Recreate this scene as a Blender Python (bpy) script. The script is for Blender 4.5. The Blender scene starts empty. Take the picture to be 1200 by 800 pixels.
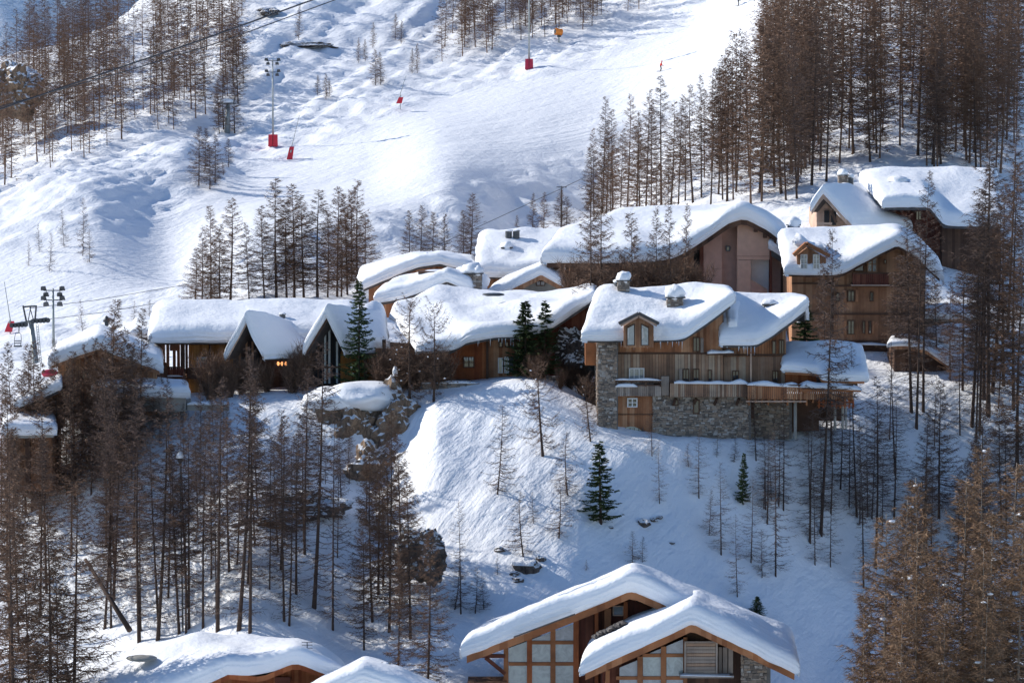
import bpy, bmesh, math, random
import numpy as np
from mathutils import Vector, Matrix, noise as mnoise
random.seed(7); RS = np.random.RandomState(11)
R = math.radians
sc = bpy.context.scene
COL = sc.collection

# ------------------------------------------------------------------ camera
FPX = 3750.0                       # focal length in pixels of the 1200 px wide photograph
PITCH = R(-4.0)
cam_d = bpy.data.cameras.new('camera'); cam = bpy.data.objects.new('camera', cam_d); COL.objects.link(cam)
cam_d.sensor_width = 36; cam_d.lens = FPX * 36 / 1200; cam_d.clip_start = 1; cam_d.clip_end = 9000
cam.location = (0, 0, 0); cam.rotation_euler = (math.pi / 2 + PITCH, 0, 0)
sc.camera = cam

# ------------------------------------------------------------------ sky and sun
SUN = Vector((-0.82, 0.30, 0.48)).normalized()      # direction towards the sun
el = math.asin(SUN.z); az = math.atan2(SUN.x, SUN.y)
W = bpy.data.worlds.new('World'); sc.world = W; W.use_nodes = True
nt = W.node_tree; nt.nodes.clear()
sk = nt.nodes.new('ShaderNodeTexSky'); sk.sky_type = 'NISHITA'; sk.sun_disc = False
sk.sun_elevation = el; sk.sun_rotation = az; sk.altitude = 1900; sk.air_density = 1.0; sk.dust_density = 0.0; sk.ozone_density = 4.0
bg = nt.nodes.new('ShaderNodeBackground'); bg.inputs[1].default_value = 0.13
wo = nt.nodes.new('ShaderNodeOutputWorld')
nt.links.new(sk.outputs[0], bg.inputs[0]); nt.links.new(bg.outputs[0], wo.inputs[0])
sd = bpy.data.lights.new('sun', 'SUN'); sd.energy = 4.2; sd.angle = R(0.5); sd.color = (1.0, 0.95, 0.87)
so = bpy.data.objects.new('sun', sd); COL.objects.link(so)
so.rotation_euler = (-SUN).to_track_quat('-Z', 'Y').to_euler()
sc.view_settings.view_transform = 'Standard'; sc.view_settings.look = 'None'
sc.view_settings.exposure = 0.42; sc.view_settings.gamma = 1
sc.render.resolution_x = 1024; sc.render.resolution_y = 682

# ------------------------------------------------------------------ helpers
CP, SP = math.cos(PITCH), math.sin(PITCH)
def P(px, py, Y):
    """the point at depth Y metres that the photograph shows at pixel px,py (1200x800)"""
    u = (px - 600) / FPX; v = (400 - py) / FPX
    k = Y / (CP - v * SP)
    return Vector((u * k, Y, (SP + v * CP) * k))
def pix(x, y, z):
    f = y * CP + z * SP; u = -y * SP + z * CP
    return 600 + FPX * x / f, 400 - FPX * u / f

def tag(o, label=None, cat=None, group=None, kind=None):
    if label: o['label'] = label
    if cat: o['category'] = cat
    if group: o['group'] = group
    if kind: o['kind'] = kind
    return o
def empty(name, loc, label=None, cat=None, group=None):
    o = bpy.data.objects.new(name, None); COL.objects.link(o); o.location = loc
    o.empty_display_size = 0.5
    return tag(o, label, cat, group)
def wloc(o):
    v = Vector((0, 0, 0))
    while o is not None:
        v = v + o.location; o = o.parent
    return v

class MB:
    def __init__(s): s.v = []; s.f = []; s.sm = False
    def add(s, vs, fs):
        n = len(s.v); s.v += [tuple(p) for p in vs]; s.f += [tuple(i + n for i in f) for f in fs]
    def hexa(s, a, b):      # a: 4 points ring, b: 4 points ring
        s.add(list(a) + list(b), [(3, 2, 1, 0), (4, 5, 6, 7), (0, 1, 5, 4), (1, 2, 6, 5), (2, 3, 7, 6), (3, 0, 4, 7)])
    def box(s, x0, y0, z0, x1, y1, z1):
        s.hexa([(x0, y0, z0), (x1, y0, z0), (x1, y1, z0), (x0, y1, z0)], [(x0, y0, z1), (x1, y0, z1), (x1, y1, z1), (x0, y1, z1)])
    def pbox(s, x0, y0, x1, y1, Y, d):       # pixel rectangle at depth Y, d metres deep (backwards)
        a, b = P(x0, y1, Y), P(x1, y0, Y)
        s.box(a.x, Y, a.z, b.x, Y + d, b.z)
    def prism(s, pts, vec):
        n = len(pts); vec = Vector(vec)
        vs = [Vector(p) for p in pts] + [Vector(p) + vec for p in pts]
        s.add(vs, [tuple(range(n)), tuple(range(2 * n - 1, n - 1, -1))] + [(i, n + i, n + (i + 1) % n, (i + 1) % n) for i in range(n)])
    def tube(s, pts, rad, n=6):
        pts = [Vector(p) for p in pts]; rings = []
        if not hasattr(rad, '__len__'): rad = [rad] * len(pts)
        for i, p in enumerate(pts):
            d = (pts[min(i + 1, len(pts) - 1)] - pts[max(i - 1, 0)]).normalized()
            u = d.cross(Vector((0, 0, 1)));
            if u.length < 0.05: u = Vector((1, 0, 0))
            u.normalize(); w = d.cross(u)
            rings.append([p + (u * math.cos(2 * math.pi * k / n) + w * math.sin(2 * math.pi * k / n)) * rad[i] for k in range(n)])
        vs = [q for r in rings for q in r]; fs = []
        for i in range(len(pts) - 1):
            for k in range(n):
                a = i * n + k; b = i * n + (k + 1) % n
                fs.append((a, b, b + n, a + n))
        fs.append(tuple(range(n - 1, -1, -1))); fs.append(tuple(range((len(pts) - 1) * n, len(pts) * n)))
        s.add(vs, fs)
    def blob(s, c, r, seed=0, amp=0.25, nu=12, nv=8):
        c = Vector(c); vs = []; fs = []
        for i in range(nv + 1):
            th = math.pi * i / nv
            for j in range(nu):
                ph = 2 * math.pi * j / nu
                d = Vector((math.sin(th) * math.cos(ph), math.sin(th) * math.sin(ph), math.cos(th)))
                k = 1 + amp * mnoise.noise(d * 1.7 + Vector((seed * 3.1, seed * 1.7, seed)))
                vs.append((c.x + d.x * r[0] * k, c.y + d.y * r[1] * k, c.z + d.z * r[2] * k))
        for i in range(nv):
            for j in range(nu):
                a = i * nu + j; b = i * nu + (j + 1) % nu
                fs.append((a, a + nu, b + nu, b))
        s.add(vs, fs)
    def build(s, name, mat, parent=None, label=None, kind=None, smooth=False, cat=None, group=None):
        me = bpy.data.meshes.new(name)
        off = wloc(parent) if parent else Vector((0, 0, 0))
        me.from_pydata([(p[0] - off.x, p[1] - off.y, p[2] - off.z) for p in s.v], [], s.f)
        me.validate(); 
        if smooth: me.shade_smooth()
        if mat: me.materials.append(mat)
        o = bpy.data.objects.new(name, me); COL.objects.link(o)
        if parent: o.parent = parent
        return tag(o, label, cat, group, kind)

def npmesh(name, V, T, mats, midx=None, smooth=False):
    """mesh from numpy arrays (verts Nx3, faces as list of (Mxk) arrays)"""
    me = bpy.data.meshes.new(name)
    V = np.asarray(V, dtype=np.float32); me.vertices.add(len(V)); me.vertices.foreach_set('co', V.ravel())
    loops = []; starts = []; n = 0
    for A in T:
        A = np.asarray(A, dtype=np.int32)
        if len(A) == 0: continue
        k = A.shape[1]; loops.append(A.ravel()); starts.append(n + np.arange(len(A)) * k); n += A.size
    loops = np.concatenate(loops); starts = np.concatenate(starts)
    me.loops.add(len(loops)); me.loops.foreach_set('vertex_index', loops)
    me.polygons.add(len(starts)); me.polygons.foreach_set('loop_start', starts.astype(np.int32))
    me.update(calc_edges=True); me.validate()
    for m in mats: me.materials.append(m)
    if smooth: me.shade_smooth()
    return me

# ------------------------------------------------------------------ materials
def newmat(name):
    m = bpy.data.materials.new(name); m.use_nodes = True; n = m.node_tree
    b = n.nodes['Principled BSDF']; return m, n, b
def N(n, t, **k):
    x = n.nodes.new(t)
    for a, v in k.items():
        if a.startswith('i_'): x.inputs[a[2:].replace('_', ' ')].default_value = v
        else: setattr(x, a, v)
    return x
def ramp(n, fac, stops):
    r = n.nodes.new('ShaderNodeValToRGB'); el_ = r.color_ramp.elements
    while len(el_) > 1: el_.remove(el_[-1])
    el_[0].position = stops[0][0]; el_[0].color = (*stops[0][1], 1)
    for p, c in stops[1:]:
        e = el_.new(p); e.color = (*c, 1)
    n.links.new(fac, r.inputs[0]); return r.outputs[0]
def mapping(n, scale=(1, 1, 1), rot=(0, 0, 0), src='Object'):
    tc = n.nodes.new('ShaderNodeTexCoord'); mp = n.nodes.new('ShaderNodeMapping')
    mp.inputs['Scale'].default_value = scale; mp.inputs['Rotation'].default_value = rot
    n.links.new(tc.outputs[src], mp.inputs[0]); return mp.outputs[0]
def mapping2(n, rotz, scale):
    """rotate first, then stretch"""
    a = mapping(n, (1, 1, 1), (0, 0, rotz)); mp = n.nodes.new('ShaderNodeMapping'); mp.inputs['Scale'].default_value = scale
    n.links.new(a, mp.inputs[0]); return mp.outputs[0]
def noise(n, vec, scale, detail=3, rough=0.55, dist=0):
    x = n.nodes.new('ShaderNodeTexNoise'); x.inputs['Scale'].default_value = scale; x.inputs['Detail'].default_value = detail
    x.inputs['Roughness'].default_value = rough; x.inputs['Distortion'].default_value = dist
    n.links.new(vec, x.inputs['Vector']); return x.outputs['Fac']
def bump(n, h, dist, strength=1.0, prev=None):
    b = n.nodes.new('ShaderNodeBump'); b.inputs['Distance'].default_value = dist; b.inputs['Strength'].default_value = strength
    n.links.new(h, b.inputs['Height'])
    if prev: n.links.new(prev, b.inputs['Normal'])
    return b.outputs[0]

def snow_mat(name, ground=False):
    m, n, b = newmat(name)
    b.inputs['Base Color'].default_value = (0.86, 0.87, 0.89, 1); b.inputs['Roughness'].default_value = 0.55
    b.inputs['Specular IOR Level'].default_value = 0.25
    o = mapping(n)
    nb = bump(n, noise(n, o, 1.3 if not ground else 0.45, 5, 0.6), 0.16 if not ground else 0.3, 0.8)
    if ground:
        # wind and ski streaks running down the slope
        st = mapping2(n, R(33), (1.0, 0.05, 0.3))
        nb = bump(n, noise(n, st, 1.4, 3, 0.6), 0.19, 0.8, nb)
        st2 = mapping2(n, R(12), (1.0, 0.06, 0.3))
        nb = bump(n, noise(n, st2, 0.9, 3, 0.6), 0.13, 0.6, nb)
        nb = bump(n, noise(n, o, 1.1, 4, 0.7), 0.16, 0.7, nb)
    else:
        # layers laid down snowfall by snowfall
        st = mapping(n, (0.12, 0.12, 5.0))
        nb = bump(n, noise(n, st, 1.0, 3, 0.6), 0.05, 0.7, nb)
    n.links.new(nb, b.inputs['Normal'])
    return m
M = {}
M['snow'] = snow_mat('snow'); M['snowground'] = snow_mat('snow_ground', True)

def wood_mat(name, c1, c2, c3=None, rough=0.75, horiz=False):
    m, n, b = newmat(name)
    g = n.nodes.new('ShaderNodeNewGeometry')
    sc3 = (1.2, 1.2, 14) if horiz else (14, 14, 1.2)
    v = mapping(n, sc3)
    f1 = noise(n, v, 1.0, 4, 0.6)
    a = n.nodes.new('ShaderNodeMath'); a.operation = 'MULTIPLY_ADD'; a.inputs[1].default_value = 0.8
    sub = n.nodes.new('ShaderNodeMath'); sub.operation = 'MULTIPLY'; sub.inputs[1].default_value = 0.45
    n.links.new(f1, sub.inputs[0]); n.links.new(g.outputs['Random Per Island'], a.inputs[0]); n.links.new(sub.outputs[0], a.inputs[2])
    c3 = c3 or tuple(x * 1.25 for x in c2)
    col = ramp(n, a.outputs[0], [(0.1, c1), (0.55, c2), (0.95, c3)])
    # weather stains, larger patches of silvered or damp wood
    w = noise(n, mapping(n), 0.5, 3, 0.6)
    mx = n.nodes.new('ShaderNodeMix'); mx.data_type = 'RGBA'; mx.blend_type = 'MULTIPLY'
    n.links.new(ramp(n, w, [(0.35, (0.62, 0.62, 0.64)), (0.62, (1.1, 1.05, 1.0))]), mx.inputs['B'])
    n.links.new(col, mx.inputs['A']); mx.inputs['Factor'].default_value = 0.9
    n.links.new(mx.outputs['Result'], b.inputs['Base Color'])
    b.inputs['Roughness'].default_value = rough; b.inputs['Specular IOR Level'].default_value = 0.2
    n.links.new(bump(n, f1, 0.02, 0.6), b.inputs['Normal'])
    return m
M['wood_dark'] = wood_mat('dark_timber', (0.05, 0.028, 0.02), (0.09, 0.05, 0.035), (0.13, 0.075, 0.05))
M['wood_warm'] = wood_mat('warm_boards', (0.20, 0.085, 0.043), (0.38, 0.17, 0.085), (0.50, 0.28, 0.16))
M['wood_mix'] = wood_mat('weathered_boards', (0.14, 0.095, 0.07), (0.35, 0.21, 0.135), (0.46, 0.36, 0.27))
M['wood_grey'] = wood_mat('silvered_boards', (0.13, 0.10, 0.085), (0.29, 0.235, 0.195), (0.42, 0.36, 0.31))
M['wood_red'] = wood_mat('red_boards', (0.22, 0.055, 0.022), (0.34, 0.10, 0.035), (0.42, 0.15, 0.06), horiz=False)
M['wood_gold'] = wood_mat('golden_boards', (0.34, 0.13, 0.03), (0.50, 0.22, 0.06), (0.58, 0.30, 0.10))
M['wood_chalet'] = wood_mat('chalet_boards', (0.22, 0.11, 0.06), (0.37, 0.19, 0.105), (0.46, 0.26, 0.15))
M['wood_beam'] = wood_mat('fresh_beam', (0.24, 0.09, 0.04), (0.34, 0.14, 0.06), (0.42, 0.19, 0.09), horiz=True)
M['wood_maroon'] = wood_mat('maroon_boards', (0.09, 0.028, 0.02), (0.15, 0.05, 0.034), (0.21, 0.08, 0.05))
M['wood_pale'] = wood_mat('pale_fascia', (0.42, 0.28, 0.20), (0.52, 0.36, 0.27), (0.6, 0.44, 0.34), horiz=True)

def stone_mat():
    m, n, b = newmat('rubble_stone'); g = n.nodes.new('ShaderNodeNewGeometry')
    f = noise(n, mapping(n), 6, 3)
    a = n.nodes.new('ShaderNodeMath'); a.operation = 'MULTIPLY_ADD'; a.inputs[1].default_value = 0.75
    s = n.nodes.new('ShaderNodeMath'); s.operation = 'MULTIPLY'; s.inputs[1].default_value = 0.3
    n.links.new(f, s.inputs[0]); n.links.new(g.outputs['Random Per Island'], a.inputs[0]); n.links.new(s.outputs[0], a.inputs[2])
    n.links.new(ramp(n, a.outputs[0], [(0.05, (0.10, 0.085, 0.075)), (0.35, (0.22, 0.175, 0.14)), (0.6, (0.34, 0.25, 0.18)), (0.8, (0.33, 0.29, 0.25)), (0.97, (0.60, 0.55, 0.50))]), b.inputs['Base Color'])
    b.inputs['Roughness'].default_value = 0.85; n.links.new(bump(n, f, 0.03), b.inputs['Normal']); return m
M['stone'] = stone_mat()
def plain(name, c, rough=0.7, var=0.15, scale=2.0, metal=0, b_d=0.01):
    m, n, b = newmat(name); f = noise(n, mapping(n), scale, 4)
    n.links.new(ramp(n, f, [(0.3, tuple(x * (1 - var) for x in c)), (0.7, tuple(min(1, x * (1 + var)) for x in c))]), b.inputs['Base Color'])
    b.inputs['Roughness'].default_value = rough; b.inputs['Metallic'].default_value = metal
    n.links.new(bump(n, noise(n, mapping(n), scale * 8, 3), b_d, 0.5), b.inputs['Normal']); return m
M['mortar'] = plain('mortar', (0.16, 0.15, 0.14), 0.9)
M['plaster'] = plain('pink_plaster', (0.52, 0.31, 0.235), 0.9, 0.08)
M['plaster_dark'] = plain('pink_plaster_dark', (0.42, 0.25, 0.19), 0.9, 0.08)  # the pink plaster in a darker tone, middle facet and side wing
M['plaster_pale'] = plain('pink_plaster_pale', (0.60, 0.38, 0.28), 0.9, 0.08)  # the pink plaster in a paler tone, right facet
M['white'] = plain('white_paint', (0.75, 0.74, 0.72), 0.8, 0.05)
M['concrete'] = plain('concrete', (0.30, 0.29, 0.26), 0.9, 0.2, 0.8)
M['slate'] = plain('roof_slate', (0.07, 0.062, 0.06), 0.7, 0.25, 3)
M['metal'] = plain('galvanised_steel', (0.30, 0.32, 0.31), 0.5, 0.1, 2, 0.4)
M['metal_dark'] = plain('dark_steel', (0.06, 0.065, 0.07), 0.5, 0.1, 2, 0.3)
M['red'] = plain('red_padding', (0.62, 0.02, 0.04), 0.6, 0.1, 3)
M['crimson'] = plain('crimson_padding', (0.42, 0.015, 0.05), 0.6, 0.1, 3)
M['orange'] = plain('orange_paint', (0.75, 0.22, 0.02), 0.5, 0.1, 3)
M['black'] = plain('black_cloth_and_shade', (0.02, 0.022, 0.025), 0.8, 0.1)  # ski clothing, and the painted dark of gap, porch and open gables
M['skin'] = plain('skin', (0.55, 0.32, 0.22), 0.6, 0.05)
M['jacket'] = plain('red_jacket', (0.70, 0.05, 0.02), 0.7, 0.1, 5)
M['curtain'] = plain('curtain', (0.55, 0.52, 0.46), 0.9, 0.12, 3)
M['cable'] = plain('steel_cable', (0.05, 0.05, 0.055), 0.6)
M['rope'] = plain('tarpaulin', (0.45, 0.46, 0.45), 0.7)

def glass_mat(name, base, rough=0.06):
    m, n, b = newmat(name)
    f = noise(n, mapping(n), 1.6, 4, 0.6, 1.0)
    n.links.new(ramp(n, f, [(0.35, tuple(x * 0.72 for x in base)), (0.6, base)]), b.inputs['Base Color'])
    b.inputs['Roughness'].default_value = rough; b.inputs['Specular IOR Level'].default_value = 0.9
    b.inputs['Coat Weight'].default_value = 0.6; b.inputs['Coat Roughness'].default_value = 0.03
    return m
M['glass'] = glass_mat('window_glass', (0.05, 0.055, 0.06))
M['glass_pale'] = glass_mat('curtained_glass', (0.36, 0.42, 0.39))
M['glass_mid'] = glass_mat('reflecting_glass', (0.30, 0.33, 0.34))
m, n, b = newmat('lit_lamp'); b.inputs['Emission Color'].default_value = (1, 0.38, 0.12, 1); b.inputs['Emission Strength'].default_value = 2.0; M['lamp'] = m

def rock_mat(name, a_, b_, c_):
    m, n, b = newmat(name); o = mapping(n)
    f = noise(n, o, 0.7, 6, 0.65, 0.6)
    cracks = noise(n, mapping(n, (2.0, 2.0, 0.5)), 1.2, 6, 0.75, 1.0)
    c = ramp(n, f, [(0.3, a_), (0.5, b_), (0.7, c_)])
    mx = n.nodes.new('ShaderNodeMix'); mx.data_type = 'RGBA'; mx.blend_type = 'MULTIPLY'; mx.inputs['Factor'].default_value = 1
    n.links.new(c, mx.inputs['A']); n.links.new(ramp(n, cracks, [(0.38, (0.35, 0.33, 0.32)), (0.52, (1, 1, 1))]), mx.inputs['B'])
    # snow lies where the rock faces up
    g = n.nodes.new('ShaderNodeNewGeometry'); s = n.nodes.new('ShaderNodeSeparateXYZ'); n.links.new(g.outputs['Normal'], s.inputs[0])
    ad = n.nodes.new('ShaderNodeMath'); ad.operation = 'MULTIPLY_ADD'; ad.inputs[1].default_value = 0.5
    n.links.new(noise(n, o, 2.5, 4), ad.inputs[0]); n.links.new(s.outputs['Z'], ad.inputs[2])
    rs = ramp(n, ad.outputs[0], [(0.66, (0, 0, 0)), (0.74, (1, 1, 1))])
    m2 = n.nodes.new('ShaderNodeMix'); m2.data_type = 'RGBA'; n.links.new(rs, m2.inputs['Factor'])
    n.links.new(mx.outputs['Result'], m2.inputs['A']); m2.inputs['B'].default_value = (0.85, 0.86, 0.88, 1)
    n.links.new(m2.outputs['Result'], b.inputs['Base Color']); b.inputs['Roughness'].default_value = 0.9
    n.links.new(bump(n, cracks, 0.25), b.inputs['Normal']); return m
M['rock'] = rock_mat('cliff_rock', (0.10, 0.075, 0.055), (0.26, 0.18, 0.12), (0.38, 0.26, 0.17))
M['rock_dark'] = rock_mat('dark_rock', (0.05, 0.042, 0.037), (0.12, 0.095, 0.08), (0.19, 0.15, 0.12))

def bark_mat(name, c, var=0.35):
    m, n, b = newmat(name); oi = n.nodes.new('ShaderNodeObjectInfo'); g = n.nodes.new('ShaderNodeNewGeometry')
    a = n.nodes.new('ShaderNodeMath'); a.operation = 'ADD'; n.links.new(oi.outputs['Random'], a.inputs[0]); n.links.new(g.outputs['Random Per Island'], a.inputs[1])
    h = n.nodes.new('ShaderNodeMath'); h.operation = 'MULTIPLY'; h.inputs[1].default_value = 0.5; n.links.new(a.outputs[0], h.inputs[0])
    n.links.new(ramp(n, h.outputs[0], [(0.0, tuple(x * (1 - var) for x in c)), (1.0, tuple(x * (1 + var) for x in c))]), b.inputs['Base Color'])
    b.inputs['Roughness'].default_value = 0.9; b.inputs['Specular IOR Level'].default_value = 0.1; return m
M['bark'] = bark_mat('larch_bark', (0.075, 0.052, 0.042))
M['bark_pale'] = bark_mat('pale_bark', (0.26, 0.22, 0.18))
M['twig'] = bark_mat('larch_twigs', (0.160, 0.100, 0.070))
M['twig_grey'] = bark_mat('grey_twigs', (0.125, 0.086, 0.070))
M['twig_gold'] = bark_mat('golden_twigs', (0.225, 0.145, 0.092))
M['needle'] = bark_mat('spruce_needles', (0.060, 0.085, 0.035), 0.5)

# ------------------------------------------------------------------ terrain: heights over plan position
def vn(x, y, s):
    xi = np.floor(x); yi = np.floor(y); fx = x - xi; fy = y - yi
    h = lambda a, b: np.modf(np.abs(np.sin(a * 127.1 + b * 311.7 + s * 74.7) * 43758.5453))[0]
    fx = fx * fx * (3 - 2 * fx); fy = fy * fy * (3 - 2 * fy)
    return (h(xi, yi) * (1 - fx) + h(xi + 1, yi) * fx) * (1 - fy) + (h(xi, yi + 1) * (1 - fx) + h(xi + 1, yi + 1) * fx) * fy - 0.5
def fbm(x, y, s, o=3):
    r = 0; a = 1
    for i in range(o): r = r + a * vn(x * 2 ** i, y * 2 ** i, s + i * 5); a *= 0.5
    return r
def pchip(xk, yk, x):
    xk = np.asarray(xk, float); yk = np.asarray(yk, float); h = np.diff(xk); d = np.diff(yk) / h
    m_ = np.zeros(len(xk)); m_[0] = d[0]; m_[-1] = d[-1]
    for i in range(1, len(xk) - 1):
        if d[i - 1] * d[i] > 0:
            w1 = 2 * h[i] + h[i - 1]; w2 = h[i] + 2 * h[i - 1]; m_[i] = (w1 + w2) / (w1 / d[i - 1] + w2 / d[i])
    x = np.clip(x, xk[0], xk[-1]); i = np.clip(np.searchsorted(xk, x) - 1, 0, len(xk) - 2)
    t = (x - xk[i]) / h[i]
    return (yk[i] * (2 * t ** 3 - 3 * t ** 2 + 1) + m_[i] * h[i] * (t ** 3 - 2 * t ** 2 + t) + yk[i + 1] * (-2 * t ** 3 + 3 * t ** 2) + m_[i + 1] * h[i] * (t ** 3 - t ** 2))
COLS = {
 -900: [(40, 6000), (100, 2300), (160, 1300), (205, 980), (235, 720), (262, 600), (300, 560), (360, 480), (450, 320), (560, 240), (660, 200), (760, 260), (1000, 500)],
 -300: [(40, 6000), (100, 2200), (160, 1250), (214, 900), (246, 660), (258, 525), (290, 490), (350, 430), (450, 255), (480, 245), (560, 170), (640, 110), (700, 130), (1000, 420)],
 0:    [(40, 6000), (100, 2200), (160, 1250), (210, 925), (228, 790), (247, 620), (255, 512), (262, 488), (290, 475), (330, 430), (356, 398), (450, 217), (462, 213), (490, 200), (560, 140), (640, 72), (690, 84), (1000, 380)],
 100:  [(40, 6000), (100, 2200), (160, 1250), (208, 915), (226, 785), (243, 635), (252, 515), (258, 478), (290, 466), (330, 415), (362, 375), (462, 186), (476, 182), (560, 110), (650, 42), (700, 55), (1000, 350)],
 200:  [(40, 6000), (100, 2200), (160, 1250), (206, 905), (222, 780), (238, 640), (250, 505), (258, 466), (290, 450), (335, 400), (372, 352), (400, 322), (480, 166), (496, 160), (560, 95), (640, 25), (720, -30), (1000, 250)],
 300:  [(40, 6000), (100, 2200), (160, 1250), (205, 890), (218, 780), (232, 640), (247, 505), (258, 458), (290, 440), (340, 380), (375, 325), (392, 294), (500, 172), (530, 130), (600, 30), (700, -90), (1000, -150)],
 430:  [(40, 6000), (100, 2200), (160, 1250), (205, 895), (221, 775), (238, 625), (247, 560), (252, 466), (260, 452), (295, 440), (340, 385), (395, 310), (412, 258), (445, 226), (530, 120), (570, 75), (660, -50), (800, -220), (1000, -300)],
 520:  [(40, 6000), (100, 2200), (160, 1250), (204, 890), (218, 780), (228, 690), (236, 600), (243, 520), (250, 468), (255, 449), (262, 444), (295, 440), (350, 390), (412, 285), (432, 230), (545, 105), (570, 82), (660, -50), (800, -230), (1000, -330)],
 620:  [(40, 6000), (100, 2200), (160, 1250), (204, 895), (218, 790), (227, 695), (235, 605), (243, 515), (251, 446), (256, 439), (262, 437), (300, 430), (370, 365), (445, 262), (466, 204), (560, 82), (580, 62), (660, -40), (800, -240), (1000, -350)],
 700:  [(40, 6000), (100, 2200), (160, 1250), (204, 900), (219, 795), (228, 702), (236, 610), (243.5, 519), (248, 490), (258, 470), (290, 430), (360, 340), (465, 238), (490, 174), (575, 62), (590, 45), (680, -50), (800, -240), (1000, -350)],
 800:  [(40, 6000), (100, 2200), (160, 1270), (204, 920), (221, 805), (231, 712), (239, 610), (244.5, 520), (258, 500), (275, 420), (300, 345), (340, 255), (400, 190), (500, 150), (518, 104), (600, 22), (640, -50), (800, -260), (1000, -360)],
 900:  [(40, 6000), (100, 2200), (160, 1290), (206, 935), (223, 820), (233, 725), (241, 620), (246, 519), (256, 490), (272, 420), (300, 310), (340, 225), (400, 165), (480, 95), (520, 42), (590, -20), (640, -90), (800, -280), (1000, -400)],
 1000: [(40, 6000), (100, 2250), (160, 1300), (210, 945), (228, 830), (238, 715), (245, 620), (250, 530), (258, 475), (272, 415), (300, 300), (320, 250), (350, 200), (380, 150), (420, 80), (600, -160), (1000, -420)],
 1100: [(40, 6000), (100, 2250), (160, 1290), (212, 930), (230, 810), (241, 705), (248, 610), (255, 520), (263, 450), (275, 410), (300, 340), (320, 260), (350, 205), (380, 155), (430, 70), (600, -180), (1000, -430)],
 1250: [(40, 6000), (100, 2200), (160, 1250), (210, 910), (231, 790), (243, 690), (251, 590), (258, 510), (267, 450), (285, 400), (310, 340), (345, 260), (380, 200), (430, 120), (600, -160), (1000, -430)],
 1600: [(40, 6000), (100, 2100), (160, 1150), (210, 850), (240, 640), (270, 520), (310, 420), (360, 320), (430, 200), (600, -60), (1000, -400)],
 2200: [(40, 6000), (100, 2000), (160, 1050), (210, 760), (250, 580), (310, 450), (430, 250), (600, 0), (1000, -350)],
}
gx = np.concatenate([np.arange(-900, -60, 24), np.arange(-60, 1260, 5.5), np.arange(1260, 2201, 24)])
gy = np.concatenate([np.arange(40, 180, 6), np.arange(180, 320, 0.62), np.arange(320, 660, 1.15), np.arange(660, 1001, 8)])
ck = sorted(COLS)
tab = np.array([pchip([a for a, _ in COLS[c]], [b_ for _, b_ in COLS[c]], gy) for c in ck])     # cols x rows
PY = np.zeros((len(gy), len(gx)))
for j in range(len(gy)): PY[j] = pchip(ck, tab[:, j], gx)
# soften along depth so terrace breaks are rounded
for _ in range(3): PY[1:-1] = (PY[:-2] + 2 * PY[1:-1] + PY[2:]) / 4
YY = gy[:, None] + 0 * gx[None]; V_ = (400 - PY) / FPX
ZZ = YY * (SP + V_ * CP) / (CP - V_ * SP)
XX = YY * (gx[None] - 600) / FPX
def sstep(a, b_, x):
    t = np.clip((x - a) / (b_ - a), 0, 1); return t * t * (3 - 2 * t)
GX = gx[None] + 0 * YY
up_edge = np.interp(GX, [-200, 200, 300, 430, 520, 640, 880, 1000], [330, 240, 190, 140, 105, 82, -5, -60])
lo_edge = np.interp(GX, [-200, 100, 300, 400, 600, 700, 800, 900, 1000], [420, 372, 300, 262, 208, 176, 106, 44, 10])
piste = sstep(0, 14, PY - up_edge) * sstep(0, 10, lo_edge - PY) * (YY > 335)
rough = 1 - 0.93 * piste
rough = np.where((YY > 250) & (YY < 330), 0.5, rough)
det = fbm(XX / 9, YY / 9, 3, 3) * 0.9 + fbm(XX / 2.2, YY / 2.2, 9, 3) * 0.42 * np.where(YY > 320, 1.7, 0.75)
# gullies and ribs that run down the steep hill above the piste
rib = vn((XX * 0.97 - YY * 0.20) / 8, YY / 70, 21) * 2.0 + vn((XX * 0.97 - YY * 0.22) / 2.6, YY / 34, 23) * 1.1 + vn((XX * 0.97 - YY * 0.22) / 1.1, YY / 20, 25) * 0.45
det = det + rib * sstep(0, 30, up_edge - PY) * (YY > 335)
det = det + (0.35 * vn((XX * 0.9 - YY * 0.2) / 3, YY / 14, 31) + 0.8 * vn(XX / 6.5, YY / 9, 33)) * (YY < 250)
ZZ = ZZ + det * rough * sstep(170, 200, YY) + piste * (0.10 * fbm((XX * .83 - YY * .55) / 2.4, (XX * .55 + YY * .83) / 60, 41, 3) + 0.3 * vn((XX * .83 - YY * .55) / 7, (XX * .55 + YY * .83) / 80, 43))
def zg(x, y):
    px = 600 + FPX * np.asarray(x, float) / y
    i = np.clip(np.searchsorted(gx, px) - 1, 0, len(gx) - 2); j = np.clip(np.searchsorted(gy, y) - 1, 0, len(gy) - 2)
    tx = np.clip((px - gx[i]) / (gx[i + 1] - gx[i]), 0, 1); ty = np.clip((y - gy[j]) / (gy[j + 1] - gy[j]), 0, 1)
    # heights along the wedge grid
    return (ZZ[j, i] * (1 - tx) + ZZ[j, i + 1] * tx) * (1 - ty) + (ZZ[j + 1, i] * (1 - tx) + ZZ[j + 1, i + 1] * tx) * ty
def hit(px, py, Y0=165):
    Ys = np.arange(Y0, 980, 0.35); u = (px - 600) / FPX; v = (400 - py) / FPX; k = Ys / (CP - v * SP)
    zr = (SP + v * CP) * k; zt = zg(u * k, Ys); w = np.nonzero(zr <= zt)[0]
    if len(w) == 0: return None
    i = w[0]; return Vector((u * k[i], Ys[i], float(zt[i])))
def ongr(px, Y):
    x = Y * (px - 600) / FPX; return Vector((x, Y, float(zg(x, Y))))
nr, nc = ZZ.shape
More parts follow.
